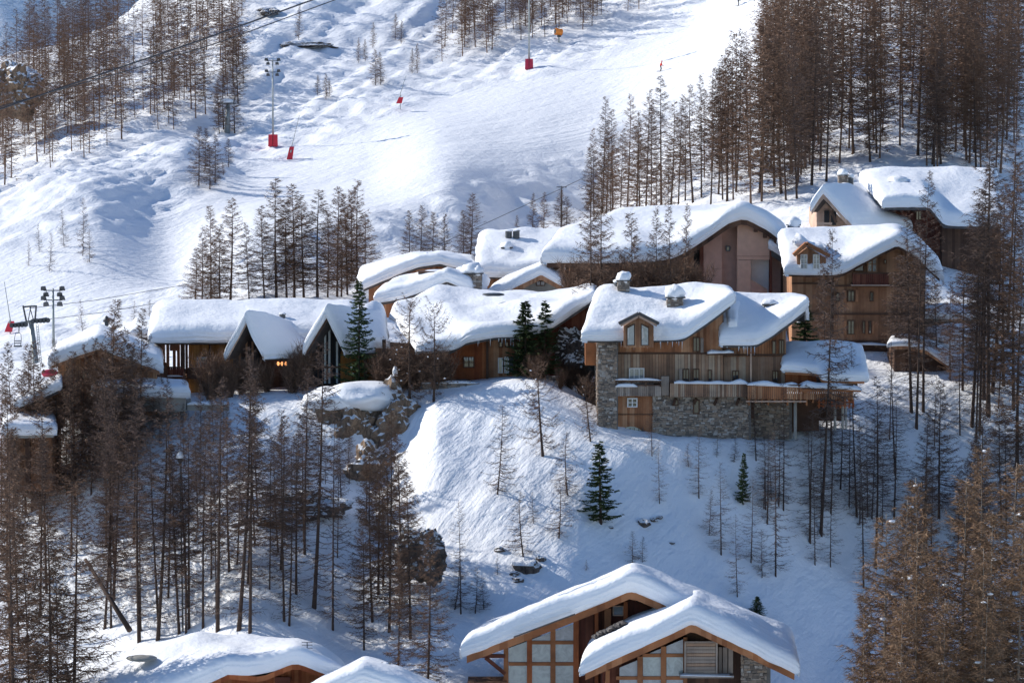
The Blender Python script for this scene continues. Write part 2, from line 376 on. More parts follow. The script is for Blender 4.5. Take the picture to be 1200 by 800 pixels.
idx = np.arange(nr * nc).reshape(nr, nc)
Q = np.stack([idx[:-1, :-1], idx[:-1, 1:], idx[1:, 1:], idx[1:, :-1]], -1).reshape(-1, 4)
me = npmesh('snow_slope', np.stack([XX, YY, ZZ], -1).reshape(-1, 3), [Q], [M['snowground']], smooth=True)
o = bpy.data.objects.new('snow_slope', me); COL.objects.link(o); tag(o, kind='structure')
# valley floor below and around the camera's own hillside
vf = MB(); vf.add([(-4000, -400, -125), (4000, -400, -125), (4000, 5000, -125), (-4000, 5000, -125)], [(0, 1, 2, 3)])
vf.build('ground', M['snowground'], kind='structure')

# far mountain flank in shade
mx_ = np.linspace(-2600, 2600, 220); my_ = np.linspace(1700, 3600, 150)
MX, MY = np.meshgrid(mx_, my_)
MZ = -360 + (MY - 1700) * 0.52 - MX * 0.22
MZ = MZ + 170 * np.abs(fbm(MX / 420, MY / 900, 61, 4)) + 26 * fbm(MX / 60, MY / 120, 67, 3)
MZ = np.minimum(MZ, 1250 + 300 * fbm(MX / 300, MY / 300, 71, 3))
idx = np.arange(MX.size).reshape(MX.shape)
Q = np.stack([idx[:-1, :-1], idx[:-1, 1:], idx[1:, 1:], idx[1:, :-1]], -1).reshape(-1, 4)
mm, n, b = newmat('far_mountain_snow'); o_ = mapping(n)
g = n.nodes.new('ShaderNodeNewGeometry')
ro = ramp(n, noise(n, mapping(n, (1, 1, 0.4)), 0.012, 7, 0.7, 1.5), [(0.63, (0.82, 0.85, 0.90)), (0.68, (0.25, 0.27, 0.31))])
n.links.new(ro, b.inputs['Base Color']); b.inputs['Roughness'].default_value = 0.9
n.links.new(bump(n, noise(n, o_, 0.02, 6, 0.7), 25), b.inputs['Normal'])
me = npmesh('far_mountain', np.stack([MX, MY, MZ], -1).reshape(-1, 3), [Q], [mm], smooth=True)
o = bpy.data.objects.new('hills', me); COL.objects.link(o); tag(o, kind='structure')

# ------------------------------------------------------------------ roofs, snow, walls
def resample(pts, n, key=None):
    pts = [Vector(p) for p in pts]; L = [0]
    for a, b_ in zip(pts, pts[1:]): L.append(L[-1] + (b_ - a).length)
    out = []
    for i in range(n):
        d = L[-1] * i / (n - 1); k = max(j for j in range(len(L)) if L[j] <= d + 1e-9); k = min(k, len(pts) - 2)
        t = (d - L[k]) / max(1e-9, L[k + 1] - L[k]); out.append(pts[k].lerp(pts[k + 1], t))
    return out
PROFILE = [(0.0, 0.0), (-0.5, 0.03), (-0.72, 0.10), (-0.66, 0.17), (-0.86, 0.23), (-0.94, 0.32), (-0.84, 0.38), (-1.0, 0.46), (-0.97, 0.55), (-0.83, 0.60), (-0.90, 0.68), (-0.78, 0.77), (-0.55, 0.85), (-0.1, 0.93), (0.7, 0.985), (1.8, 1.0)]
def roof(parent, curves, T, slab=0.22, bulge=0.32, seed=0, slabmat=None, sm=5, name_s='roof_snow', wob=0.12, nS=34, nT=22, fascia=None, fh=0.3, slump=0.25):
    """curves: list of curves (each a list of px,py,Y) from front to back; a slab of roof with a thick cap of snow on it"""
    C = [[P(*q) for q in c] for c in curves]
    n = 41; G = [resample(c, n) for c in C]                 # G[curve][s]
    cols = []
    for i in range(n): cols.append(resample([g_[i] for g_ in G], 21))     # cols[s][t]
    A = np.array([[list(p) for p in c] for c in cols])      # s,t,3
    # the slab
    mb = MB(); ns, ntt = A.shape[:2]
    top = [tuple(A[i, j] + np.array([0, 0, 0.0])) for i in range(ns) for j in range(ntt)]
    bot = [tuple(A[i, j] - np.array([0, 0, slab])) for i in range(ns) for j in range(ntt)]
    f = []; K = ns * ntt
    for i in range(ns - 1):
        for j in range(ntt - 1):
            a = i * ntt + j; f.append((a, a + ntt, a + ntt + 1, a + 1)); f.append((K + a, K + a + 1, K + a + ntt + 1, K + a + ntt))
    for i in range(ns - 1):
        a = i * ntt; f.append((a, K + a, K + a + ntt, a + ntt)); a += ntt - 1; f.append((a, a + ntt, K + a + ntt, K + a))
    for j in range(ntt - 1):
        a = j; f.append((a, a + 1, K + a + 1, K + a)); a += (ns - 1) * ntt; f.append((a, K + a, K + a + 1, a + 1))
    mb.add(top + bot, f); rf = mb.build('roof', slabmat or M['slate'], parent)
    # smoothed surface for the snow
    S = A.copy()
    for _ in range(sm):
        S[1:-1, :, 2] = (S[:-2, :, 2] + 2 * S[1:-1, :, 2] + S[2:, :, 2]) / 4
        S[:, 1:-1, 2] = (S[:, :-2, 2] + 2 * S[:, 1:-1, 2] + S[:, 2:, 2]) / 4
    # never sink below the slab
    S[:, :, 2] = np.maximum(S[:, :, 2], A[:, :, 2])
    LS = np.linalg.norm(np.diff(A[:, 10], axis=0), axis=1).sum(); LT = np.linalg.norm(np.diff(A[20], axis=0), axis=1).sum()
    def params(L, ni):
        d = [(p[0] * (bulge if p[0] < 0 else 0.35 * T), p[1]) for p in PROFILE]
        inner0 = d[-1][0]; k = min(1.0, 0.3 * L / max(inner0, 1e-6))
        d = [(x * (k if x > 0 else 1), h) for x, h in d]; inner0 = d[-1][0]
        a = [(x / L, h) for x, h in d]; b_ = [(1 - x / L, h) for x, h in reversed(d)]
        mid = [(inner0 / L + (1 - 2 * inner0 / L) * i / (ni + 1), 1.0) for i in range(1, ni + 1)]
        return a + mid + b_
    ps, pt = params(LS, nS), params(LT, nT)
    def samp(s, t):
        fs = s * (ns - 1); ft = t * (ntt - 1); i = int(min(max(math.floor(fs), 0), ns - 2)); j = int(min(max(math.floor(ft), 0), ntt - 2))
        a = fs - i; c = ft - j
        q = (S[i, j] * (1 - a) + S[i + 1, j] * a) * (1 - c) + (S[i, j + 1] * (1 - a) + S[i + 1, j + 1] * a) * c
        return q
    rr = [random.uniform(-1, 1) for _ in range(40)]
    vs = []
    for (s, hs) in ps:
        for (t, ht) in pt:
            q = samp(s, t); h = min(hs, ht) * (0.25 + 0.75 * max(hs, ht)) if (hs < 1 and ht < 1) else hs * ht
            nz = mnoise.noise(Vector((q[0] * 0.22 + seed * 7, q[1] * 0.22, seed))) ; n2 = mnoise.noise(Vector((q[0] * 0.8 + seed, q[1] * 0.8, 5 + seed)))
            n4 = mnoise.noise(Vector((q[0] * 0.42 - seed, q[1] * 0.3, 9 + seed)))
            z = q[2] + T * h * (1 + wob * (2.0 * nz + 1.0 * n4)) + 0.06 * n2 * (h > 0)
            # the rim wanders in and out
            n3 = mnoise.noise(Vector((q[0] * .35, h * 7 + seed, q[1] * .3)))
            e = (1 - h) * wob * (2.2 * n2 + 1.2 * n3) * (1 if h > 0 else 0)
            # snow creeps a little over the eave
            z -= slump * max(0, -min(s * LS, t * LT, (1 - s) * LS, (1 - t) * LT)) * 0.6
            cx, cy = S[:, :, 0].mean(), S[:, :, 1].mean()
            dv = np.array([q[0] - cx, q[1] - cy]); dv = dv / (np.linalg.norm(dv) + 1e-6)
            vs.append((q[0] + dv[0] * e, q[1] + dv[1] * e, z))
    ni, nj = len(ps), len(pt); fs_ = []
    for i in range(ni - 1):
        for j in range(nj - 1):
            a = i * nj + j; fs_.append((a, a + nj, a + nj + 1, a + 1))
    mb = MB(); mb.add(vs, fs_); mb.add([tuple(A[0, 0]), tuple(A[-1, 0]), tuple(A[-1, -1]), tuple(A[0, -1])], [])
    sn = mb.build(name_s, M['snow'], parent, smooth=True)
    if fascia:
        fb = MB(); ed = [A[i, 0] for i in range(ns)]
        for a, b_ in zip(ed, ed[1:]):
            a = Vector(a); b_ = Vector(b_); dn = Vector((0, 0, -fh)); fo = Vector((0, -0.06, 0.02)); bk = Vector((0, 0.03, 0.02))
            fb.hexa([a + fo, b_ + fo, b_ + bk, a + bk], [a + fo + dn, b_ + fo + dn, b_ + bk + dn, a + bk + dn])
        fb.build('verge_board', fascia, parent)
    return rf, sn

def lin(line, x):
    xs = [p[0] for p in line]; ys = [p[1] for p in line]; return float(np.interp(x, xs, ys))
def wall(parent, top, bot, Y, mat, Y2=None, bw=0.24, horiz=False, back=7.0, backmat=None, th=0.05, name='wall', bands=()):
    """boards on a solid wall body.  top: pixel polyline, bot: pixel row or polyline"""
    if not hasattr(bot, '__len__'): bot = [(top[0][0], bot), (top[-1][0], bot)]
    x0, x1 = top[0][0], top[-1][0]; Y2 = Y if Y2 is None else Y2
    YX = lambda x: Y + (Y2 - Y) * (x - x0) / (x1 - x0)
    body = MB(); xs = sorted(set([x0, x1] + [p[0] for p in top] + [p[0] for p in bot]))
    pts = [P(x, lin(top, x), YX(x) + th) for x in xs] + [P(x, lin(bot, x), YX(x) + th) for x in reversed(xs)]
    body.prism([p + Vector((0, 0, 0)) for p in pts], (0, back, 0)); w = body.build(name, backmat or mat, parent)
    mb = MB(); wpx = bw * FPX / Y; rnd = random.Random(int(x0 * 13 + top[0][1]))
    if not horiz:
        x = x0
        while x < x1 - 0.3:
            xe = min(x1, x + wpx * rnd.uniform(0.8, 1.2)); g_ = 0.012 * FPX / Y
            t_ = th * rnd.uniform(0.5, 1.0)
            a0, a1 = x + g_, xe - g_
            ring = lambda dy: [P(a0, lin(bot, a0), YX(a0) + dy), P(a1, lin(bot, a1), YX(a1) + dy), P(a1, lin(top, a1), YX(a1) + dy), P(a0, lin(top, a0), YX(a0) + dy)]
            mb.hexa(ring(th - t_), ring(th)); x = xe
    else:
        yt = min(p[1] for p in top); yb = max(p[1] for p in bot); y = yt
        while y < yb:
            ye = min(yb, y + wpx); 
            seg = [x for x in np.linspace(x0, x1, 40) if lin(top, x) <= y + wpx * 0.5 and lin(bot, x) >= y]
            if len(seg) > 1:
                a0, a1 = seg[0], seg[-1]; g_ = 0.015 * FPX / Y; t_ = th * rnd.uniform(0.5, 1.0)
                ring = lambda dy: [P(a0, ye - g_, YX(a0) + dy), P(a1, ye - g_, YX(a1) + dy), P(a1, y + g_, YX(a1) + dy), P(a0, y + g_, YX(a0) + dy)]
                mb.hexa(ring(th - t_), ring(th))
            y = ye
    mb.build('cladding_board', mat, w, kind='stuff')
    for (yb_, hh) in bands:
        bb = MB(); a, c = P(x0, yb_, YX(x0) - 0.12), P(x1, yb_, YX(x1) - 0.12)
        dz = Vector((0, 0, hh)); dy = Vector((0, 0.16, 0))
        bb.hexa([a, c, c + dy, a + dy], [a + dz, c + dz, c + dy + dz, a + dy + dz]); bb.build('floor_beam', M['wood_dark'], parent)
    return w
def beam(parent, pts, w, d, mat, name='beam'):
    """timber through (px,py,Y) points, w wide, d deep"""
    mb = MB(); q = [P(*p) for p in pts]
    for a, b_ in zip(q, q[1:]):
        dr = (b_ - a).normalized(); s = dr.cross(Vector((0, 1, 0)));
        if s.length < 0.1: s = Vector((1, 0, 0))
        s = s.normalized() * w / 2; y = dr.cross(s).normalized() * d / 2
        mb.hexa([a - s - y, a + s - y, a + s + y, a - s + y], [b_ - s - y, b_ + s - y, b_ + s + y, b_ - s + y])
    return mb.build(name, mat, parent)
def window(parent, x0, y0, x1, y1, Y, nx=2, ny=1, fm='wood_dark', gm='glass', fw=0.08, name='window', sep=False):
    a, b_ = P(x0, y1, Y), P(x1, y0, Y); mb = MB(); yf, yb = Y - 0.11, Y + 0.03
    mb.box(a.x, yf, a.z, b_.x, yb, a.z + fw); mb.box(a.x, yf, b_.z - fw, b_.x, yb, b_.z)
    mb.box(a.x, yf, a.z + fw, a.x + fw, yb, b_.z - fw); mb.box(b_.x - fw, yf, a.z + fw, b_.x, yb, b_.z - fw)
    for i in range(1, nx):
        x = a.x + (b_.x - a.x) * i / nx; mb.box(x - fw / 2, yf + 0.01, a.z + fw, x + fw / 2, yb, b_.z - fw)
    for i in range(1, ny):
        z = a.z + (b_.z - a.z) * i / ny; mb.box(a.x + fw, yf + 0.015, z - fw / 3, b_.x - fw, yb, z + fw / 3)
    w = mb.build(name, M[fm], parent)
    if sep:
        for i in range(nx):
            for j in range(ny):
                g_ = MB(); xa = a.x + (b_.x - a.x) * i / nx; xb = a.x + (b_.x - a.x) * (i + 1) / nx
                za = a.z + (b_.z - a.z) * j / ny; zb = a.z + (b_.z - a.z) * (j + 1) / ny
                g_.box(xa + .03, Y - 0.05, za + .03, xb - .03, Y - 0.035, zb - .03); g_.build('pane', M[gm], w)
    else:
        g_ = MB(); g_.box(a.x + 0.03, Y - 0.05, a.z + 0.03, b_.x - 0.03, Y - 0.035, b_.z - 0.03); g_.build('pane', M[gm], w)
    return w
def pane_poly(parent, pts, Y, gm='glass_pale'):
    mb = MB(); mb.prism([P(x, y, Y) for x, y in pts], (0, 0.03, 0)); return mb.build('pane', M[gm], parent)
def part_box(parent, x0, y0, x1, y1, Y, d, mat, name, label=None, kind=None):
    mb = MB(); mb.pbox(x0, y0, x1, y1, Y, d); return mb.build(name, M[mat], parent, label, kind)
def snow_strip(parent, x0, y0, x1, y1, Y, d, T=0.22, Y2=None, name='snow_strip', seed=1, amp=0.5):
    """lumpy snow lying on a rail or ledge"""
    Y2 = Y if Y2 is None else Y2; a, b_ = P(x0, y0, Y), P(x1, y1, Y2); n = max(6, int((b_ - a).length / 0.3)); vs = []; fs = []
    K = 7
    for i in range(n + 1):
        t = i / n; c = a.lerp(b_, t); k = max(0.12, 1 + amp * 1.8 * mnoise.noise(Vector((c.x * 0.7, seed * 5.3, 0)))) * min(1, 0.3 + 6 * min(t, 1 - t))
        for j in range(K):
            an = math.pi * j / (K - 1); vs.append((c.x, c.y + d / 2 - math.cos(an) * (d / 2 + 0.05), c.z + T * k * math.sin(an) ** 0.6 - 0.02))
    for i in range(n):
        for j in range(K - 1):
            q = i * K + j; fs.append((q, q + 1, q + K + 1, q + K))
        fs.append((i * K, i * K + K, i * K + 2 * K - 1, i * K + K - 1))
    fs.append(tuple(range(K))); fs.append(tuple(range((n + 1) * K - 1, n * K - 1, -1)))
    mb = MB(); mb.add(vs, fs); return mb.build(name, M['snow'], parent, smooth=True)
def stones(parent, top, bot, Y, seed=1, name='wall', back=6.0, side=False):
    """rubble masonry: every stone its own block on a mortar core"""
    if not hasattr(bot, '__len__'): bot = [(top[0][0], bot), (top[-1][0], bot)]
    x0, x1 = top[0][0], top[-1][0]; core = MB()
    xs = sorted(set([p[0] for p in top] + [p[0] for p in bot]))
    core.prism([P(x, lin(top, x), Y) for x in xs] + [P(x, lin(bot, x), Y) for x in reversed(xs)], (0, back, 0)); w = core.build(name, M['mortar'], parent)
    rnd = random.Random(seed); mb = MB(); za = P(0, max(p[1] for p in bot), Y).z; zb = P(0, min(p[1] for p in top), Y).z
    xa, xb = P(x0, 0, Y).x, P(x1, 0, Y).x; z = za
    def block(xl, xr, zl, zr, fy, dp):
        c = [(xl, zl), (xr, zl), (xr, zr), (xl, zr)]; j = lambda: rnd.uniform(-.035, .035)
        mb.hexa([(x + j(), fy - dp, q + j()) for x, q in c], [(x, fy + 0.01, q) for x, q in c])
    while z < zb:
        h = rnd.uniform(0.10, 0.20); x = xa - rnd.uniform(0, .3)
        while x < xb:
            ww = rnd.uniform(0.12, 0.45); xr = min(xb, x + ww); cx, cy = pix((x + xr) / 2, Y, z + h / 2)
            if xr > xa and lin(top, cx) - 1 <= cy <= lin(bot, cx) + 1: block(max(x, xa) + .012, xr - .012, z + .012 + rnd.uniform(-.03, .02), z + h - .012 + rnd.uniform(-.02, .03), Y, rnd.uniform(0.02, 0.13))
            x = xr
        if side:
            y = Y
            while y < Y + back:
                ww = rnd.uniform(0.2, 0.6); dp = rnd.uniform(0.03, 0.1)
                mb.box(xa - dp, y + .012, z + .012, xa + .01, min(Y + back, y + ww) - .012, z + h - .012); y += ww
        z += h
    mb.build('stone', M['stone'], w, kind='stuff'); return w
def chimney(parent, px, py, Y, w=1.2, h=0.9, kind='stone', cap=0.5):
    """px,py: foot of the stack as seen on the snow"""
    c = P(px, py, Y); mb = MB()
    if kind == 'stone':
        rnd = random.Random(int(px)); core = MB(); core.box(c.x - w / 2 + .05, Y - w / 2 + .05, c.z - 1.5, c.x + w / 2 - .05, Y + w / 2 - .05, c.z + h)
        ch = core.build('chimney', M['mortar'], parent)
        z = c.z - 0.3
        while z < c.z + h - 0.1:
            x = c.x - w / 2
            while x < c.x + w / 2 - .05:
                ww = rnd.uniform(.15, .35); mb.box(x + .01, Y - w / 2 - rnd.uniform(0, .06), z + .01, min(x + ww, c.x + w / 2) - .01, Y - w / 2 + .1, z + .14); x += ww
            y = Y - w / 2
            while y < Y + w / 2 - .05:
                ww = rnd.uniform(.15, .35); mb.box(c.x - w / 2 - rnd.uniform(0, .06), y + .01, z + .01, c.x - w / 2 + .1, min(y + ww, Y + w / 2) - .01, z + .14); y += ww
            z += .16
        mb.build('stone', M['stone'], ch, kind='stuff')
        s = MB(); s.box(c.x - w * .62, Y - w * .62, c.z + h, c.x + w * .62, Y + w * .62, c.z + h + 0.1); s.build('cap_slab', M['slate'], ch)
    else:
        mb.tube([(c.x, Y, c.z - 1.2), (c.x, Y, c.z + h)], w / 2, 12); mb.tube([(c.x, Y, c.z + h), (c.x, Y, c.z + h + .08)], w * .6, 12)
        ch = mb.build('chimney', M['metal_dark'], parent)
    if cap:
        s = MB(); s.blob((c.x, Y, c.z + h + cap * 0.45), (w * .62, w * .62, cap), px, 0.3, 16, 10); s.build('snow_cap', M['snow'], ch, smooth=True)
    return ch
def icicles(parent, line, Y, nn=14, seed=0):
    rnd = random.Random(seed); mb = MB()
    for _ in range(nn):
        x = rnd.uniform(line[0][0], line[-1][0]); p = P(x, lin(line, x), Y); l = rnd.uniform(.15, .7)
        mb.tube([p, p - Vector((0, 0, l))], [0.035, 0.004], 5)
    m_ = mb.build('icicles', M['ice'], parent, kind='stuff'); return m_
mi, n, b = newmat('ice'); b.inputs['Base Color'].default_value = (.75, .82, .88, 1); b.inputs['Roughness'].default_value = .1; b.inputs['Transmission Weight'].default_value = .4; M['ice'] = mi
def rail(parent, x0, x1, yt, yb, Y, mat, Y2=None, name='balcony', bw=0.16, depth=1.1, post=None):
    """a balcony: floor with a board parapet"""
    Y2 = Y if Y2 is None else Y2; YX = lambda x: Y + (Y2 - Y) * (x - x0) / (x1 - x0)
    fl = MB(); a, b_ = P(x0, yb, Y), P(x1, yb, Y2); dz = Vector((0, 0, .14)); dy = Vector((0, depth, 0))
    fl.hexa([a, b_, b_ + dy, a + dy], [a + dz, b_ + dz, b_ + dy + dz, a + dy + dz]); bal = fl.build(name, M['wood_dark'], parent)
    mb = MB(); x = x0; wpx = bw * FPX / Y; rnd = random.Random(int(x0))
    while x < x1 - .5:
        xe = min(x1, x + wpx); c, e = P(x + .15, yb, YX(x) - .03), P(xe - .15, yt, YX(xe) - .03)
        mb.box(c.x, c.y - rnd.uniform(.0, .03), c.z, e.x, c.y + .05, e.z); x = xe
    mb.build('parapet_board', M[mat], bal, kind='stuff')
    hr = MB(); a, b_ = P(x0, yt, Y - .08), P(x1, yt, Y2 - .08); dz = Vector((0, 0, .1)); dy = Vector((0, .2, 0))
    hr.hexa([a, b_, b_ + dy, a + dy], [a + dz, b_ + dz, b_ + dy + dz, a + dy + dz]); hr.build('handrail', M['wood_dark'], bal)
    return bal
def foot(px, py, Y): return P(px, py, Y)

# ================================================================== BUILDINGS
# ---- central chalet on its stone base
# snow
h = empty('chalet', foot(800, 515, 247), 'weathered board chalet on a grey stone base, lumpy snow roof with a peaked dormer', 'chalet')
stones(h, [(702, 396), (724, 396)], 520, 245.6, 3, back=8.5, side=True)
stones(h, [(766, 462), (880, 463)], [(766, 522), (880, 515)], 246.3, 5, back=8)
stones(h, [(880, 468), (928, 468)], 514, 248.6, 6, back=6)
wall(h, [(724, 396), (801, 396), (830, 377), (848, 362)], 449, 247, M['wood_mix'], back=8.5, backmat=M['wood_dark'], bands=((415, .16),))
wall(h, [(726, 398), (800, 398), (828, 381), (846, 368)], 414, 246.9, M['wood_warm'], back=.3, name='upper_wall')
wall(h, [(848, 403), (886, 403), (905, 392), (921, 379)], 449, 247.6, M['wood_warm'], back=8, backmat=M['wood_dark'], bands=((417, .14),), name='wing_wall')
wall(h, [(848, 418), (921, 418)], 449, 247.5, M['wood_mix'], back=.3, name='lower_wall')
wall(h, [(724, 449), (766, 449)], 463, 247.0, M['wood_grey'], back=6, name='lower_wall')
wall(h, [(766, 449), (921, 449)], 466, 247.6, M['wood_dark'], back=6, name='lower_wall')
# tall plank gate under the little balcony
wall(h, [(724, 463), (767, 463)], 508, 246.35, M['wood_warm'], back=5, name='plank_gate', bw=.2, bands=((486, .06),))
stones(h, [(724, 507), (767, 507)], 521, 246.5, 9, back=5)
window(h, 735, 466, 747, 477, 246.3, 2, 2, 'white', 'glass', .09)
ar = MB(); pts = [(724, 508)] + [(724 + 31 * i / 8, 508 - 8.5 * math.sin(math.pi * i / 8) ** .7) for i in range(1, 8)] + [(756, 508)]
ar.prism([P(x, y, 246.28) for x, y in pts], (0, .05, 0)); aw = ar.build('arched_window', M['glass_pale'], h)
mb = MB()
for x in range(728, 755, 5): mb.pbox(x, 501, x + .8, 508, 246.2, .05)
mb.pbox(724, 504.5, 756, 505.2, 246.19, .05); mb.build('glazing_bar', M['metal_dark'], aw)
for x0, y0, x1, y1, nx in [(737, 431, 755, 444, 3), (800, 432, 807.5, 447, 2), (812, 432, 819.5, 447, 2), (829.5, 433, 834, 447, 1), (858, 434, 866, 447, 2), (812, 395, 820, 412, 2), (845.5, 405, 848, 408, 1)]:
    window(h, x0, y0, x1, y1, 246.85 if y0 < 420 and x0 < 840 else 246.95 if x0 < 848 else 247.4, nx, 1, 'white' if x0 == 737 else 'wood_dark', 'glass_mid' if x0 == 737 else 'glass', .07)
for x0, x1 in ((821, 824.5), (796, 799.5)):
    part_box(h, x0, 396 if x0 > 800 else 432, x1, 413 if x0 > 800 else 447, 246.8, .08, 'wood_grey', 'shutter')
window(h, 904.5, 399, 909.5, 415, 247.55, 1, 1); window(h, 912.5, 398, 919, 415, 247.55, 2, 1)
window(h, 905, 434, 912, 449, 247.45, 2, 1, 'wood_dark')
# left balcony and the long balcony
b1 = rail(h, 721, 775, 452, 464, 245.7, 'wood_grey'); b2 = rail(h, 785, 877, 449, 465, 245.5, 'wood_mix')
part_box(h, 775, 441, 784, 463, 245.9, .5, 'wood_grey', 'balcony_screen')
mb = MB(); mb.pbox(721, 445, 775, 447, 245.5, .15)
for x in (722, 740, 757, 774): mb.pbox(x - .8, 445, x + .8, 453, 245.55, .12)
mb.build('rail_bar', M['wood_dark'], b1)
snow_strip(b1, 721, 445, 775, 445.5, 245.4, .35, .18, seed=2); snow_strip(b1, 721, 453, 747, 453, 245.4, .5, .22, seed=4)
b3 = rail(h, 876, 1000, 452, 468, 244.8, 'wood_warm', 244.2, depth=3.6)
snow_strip(b2, 790, 449, 877, 450, 245.2, .7, .30, seed=3, amp=.9); snow_strip(b3, 876, 451, 938, 453.5, 244.5, .8, .34, seed=5, amp=.8)
snow_strip(b3, 938, 453.5, 1010, 457, 244.2, 1.8, .42, seed=6, Y2=243.8, amp=.4)
part_box(b3, 938, 456, 1009, 459, 244.05, 2.4, 'wood_beam', 'canopy_board')
for i, x in enumerate(np.linspace(878, 998, 17)):
    part_box(b3, x - .9, 467, x + .9, 472 if i % 3 else 475, 244.5, 3.0, 'wood_beam', 'joist')
part_box(b3, 874, 469.5, 945, 471, 244.35, .1, 'wood_pale', 'edge_strip')
mb = MB()
for x in np.linspace(960, 1000, 9): mb.pbox(x - .8, 468, x + .8, 478, 244.1, .1)
mb.pbox(958, 470.5, 1001, 472, 244.05, .12); mb.pbox(958, 474.5, 1001, 475.8, 244.05, .12); mb.build('lattice_screen', M['wood_red'], b3)
for x, w, yb in ((932, 3.8, 508), (978.5, 3.2, 498), (987.5, 3, 497), (991.5, 2, 497)):
    mb = MB(); c = P(x, 471, 245.2); d = P(x, yb + 6, 245.2); mb.tube([c, d], w / 15.3 / 2, 8); mb.build('post', M['concrete'], h)
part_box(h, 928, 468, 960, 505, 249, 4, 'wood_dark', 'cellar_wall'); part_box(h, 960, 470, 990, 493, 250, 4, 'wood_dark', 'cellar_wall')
for x in (792, 816, 840, 866):      # brackets under the long balcony
    beam(h, [(x, 467, 245.9), (x - 3, 474, 246.3)], .2, .2, M['wood_dark'], 'bracket')
window(h, 812, 468, 820, 485, 246.2, 1, 1, 'wood_dark', 'glass', .1); window(h, 790, 467, 795, 475, 246.2, 1, 1, 'wood_dark', 'glass', .08)
part_box(h, 863, 470, 884, 490, 246.9, .8, 'wood_dark', 'cellar_door')
roof(h, [[(689, 398, 244.9), (720, 398, 244.9), (760, 398, 244.9), (800, 397, 244.9), (828, 379, 245.3), (856, 358, 245.8)],
         [(703, 353, 251.2), (730, 352, 251.4), (760, 352, 251.4), (790, 352, 251.4), (815, 352, 251.6), (852, 353, 251.6)],
         [(706, 366, 257), (730, 366, 257), (760, 366, 257), (790, 366, 257), (820, 366, 257), (850, 366, 257)]], 1.25, seed=1, wob=.2, bulge=.42)
roof(h, [[(855, 385, 246.6), (858, 385, 246.6), (862, 384, 246.6)], [(850, 362, 250), (856, 362, 250), (864, 362, 250)]], .8, seed=31, bulge=.2)
roof(h, [[(847, 404, 246.0), (866, 404, 246.0), (886, 404, 246.0), (905, 393, 246.3), (925, 379, 246.6), (944, 364, 246.8)],
         [(842, 361, 251.6), (865, 360, 251.6), (885, 360, 251.6), (905, 360, 251.6), (925, 360, 251.6), (943, 362, 251.0)],
         [(842, 372, 257), (865, 372, 257), (885, 372, 257), (905, 372, 257), (925, 372, 257), (943, 374, 257)]], 1.2, seed=2, wob=.16)
icicles(h, [(726, 400), (800, 400)], 244.8, 22, 1); icicles(h, [(850, 406), (886, 406)], 245.9, 10, 2)
snow_strip(h, 829, 414, 860, 413, 246.2, 1.0, .45, seed=8); part_box(h, 828, 414, 861, 416, 246.2, 1.2, 'wood_dark', 'canopy')
beam(h, [(880, 414, 246.5), (880, 447, 246.5)], .12, .12, M['wood_pale'], 'downpipe')
# dormer
dm = wall(h, [(731, 382), (749, 371), (766, 382)], [(731, 407), (766, 407)], 243.9, M['wood_chalet'], back=4, name='dormer')
for x0, x1 in ((734.5, 744), (751, 760.5)):
    f_ = MB(); a = [(x0, 405), (x1, 405), (x1, 379 if x1 < 748 else 383), (x0, 383 if x1 < 748 else 379)]
    f_.prism([P(x, y, 243.82) for x, y in a], (0, .05, 0)); w_ = f_.build('window_frame', M['wood_dark'], h)
    g_ = MB(); a = [(x0 + 1, 404), (x1 - 1, 404), (x1 - 1, a[2][1] + 1.5), (x0 + 1, a[3][1] + 1.5)]; g_.prism([P(x, y, 243.78) for x, y in a], (0, .03, 0)); g_.build('pane', M['glass_mid'], w_)
    g_ = MB(); a = [(x0 + 1, 384 + (x1 > 748) * 0), (x0 + 1, 398), (x0 + 4 if x1 > 748 else x0 + 2.5, 395), (x0 + 3, 385)]; g_.prism([P(x, y, 243.75) for x, y in a], (0, .02, 0)); g_.build('curtain', M['curtain'], w_)
beam(h, [(725, 379, 243.7), (748.5, 367, 243.7)], .22, .7, M['slate'], 'dormer_roof'); beam(h, [(748.5, 367, 243.7), (772, 379, 243.7)], .22, .7, M['slate'], 'dormer_roof')
beam(h, [(727, 381, 243.5), (748.5, 370, 243.5)], .22, .12, M['wood_pale'], 'dormer_verge'); beam(h, [(748.5, 370, 243.5), (770, 381, 243.5)], .22, .12, M['wood_pale'], 'dormer_verge')
chimney(h, 731, 336, 250.5, .95, .45, 'stone', .55); chimney(h, 724, 336, 251.2, .6, .3, 'pipe', .22)
chimney(h, 791, 358, 248.2, 1.25, .6, 'stone', .75); chimney(h, 902, 361, 249.5, 1.0, .25, 'stone', .32)
# lean timber at the left corner
beam(h, [(686, 396, 246.5), (697, 396, 246.5)], .8, .5, M['wood_beam'], 'eave_end'); part_box(h, 686, 402, 702, 428, 249, 4, 'wood_beam', 'side_porch')

# ---- annex to its right
h = empty('annex', foot(965, 455, 247), 'low shed roof annex with thick snow at the right end of the long balcony', 'house')
wall(h, [(921, 434), (957, 436)], 452, 246.4, M['wood_red'], back=5); part_box(h, 957, 447, 1005, 458, 247, 4, 'wood_dark', 'wall')
roof(h, [[(920, 435, 245.6), (940, 436, 245.6), (958, 437, 245.4), (963, 445, 245), (985, 446, 245), (1013, 446, 245)],
         [(920, 411, 251), (940, 411, 251), (958, 411, 251), (965, 411, 251), (985, 411, 251), (1008, 413, 251)]], .75, seed=3, slabmat=M['wood_beam'], wob=.2)

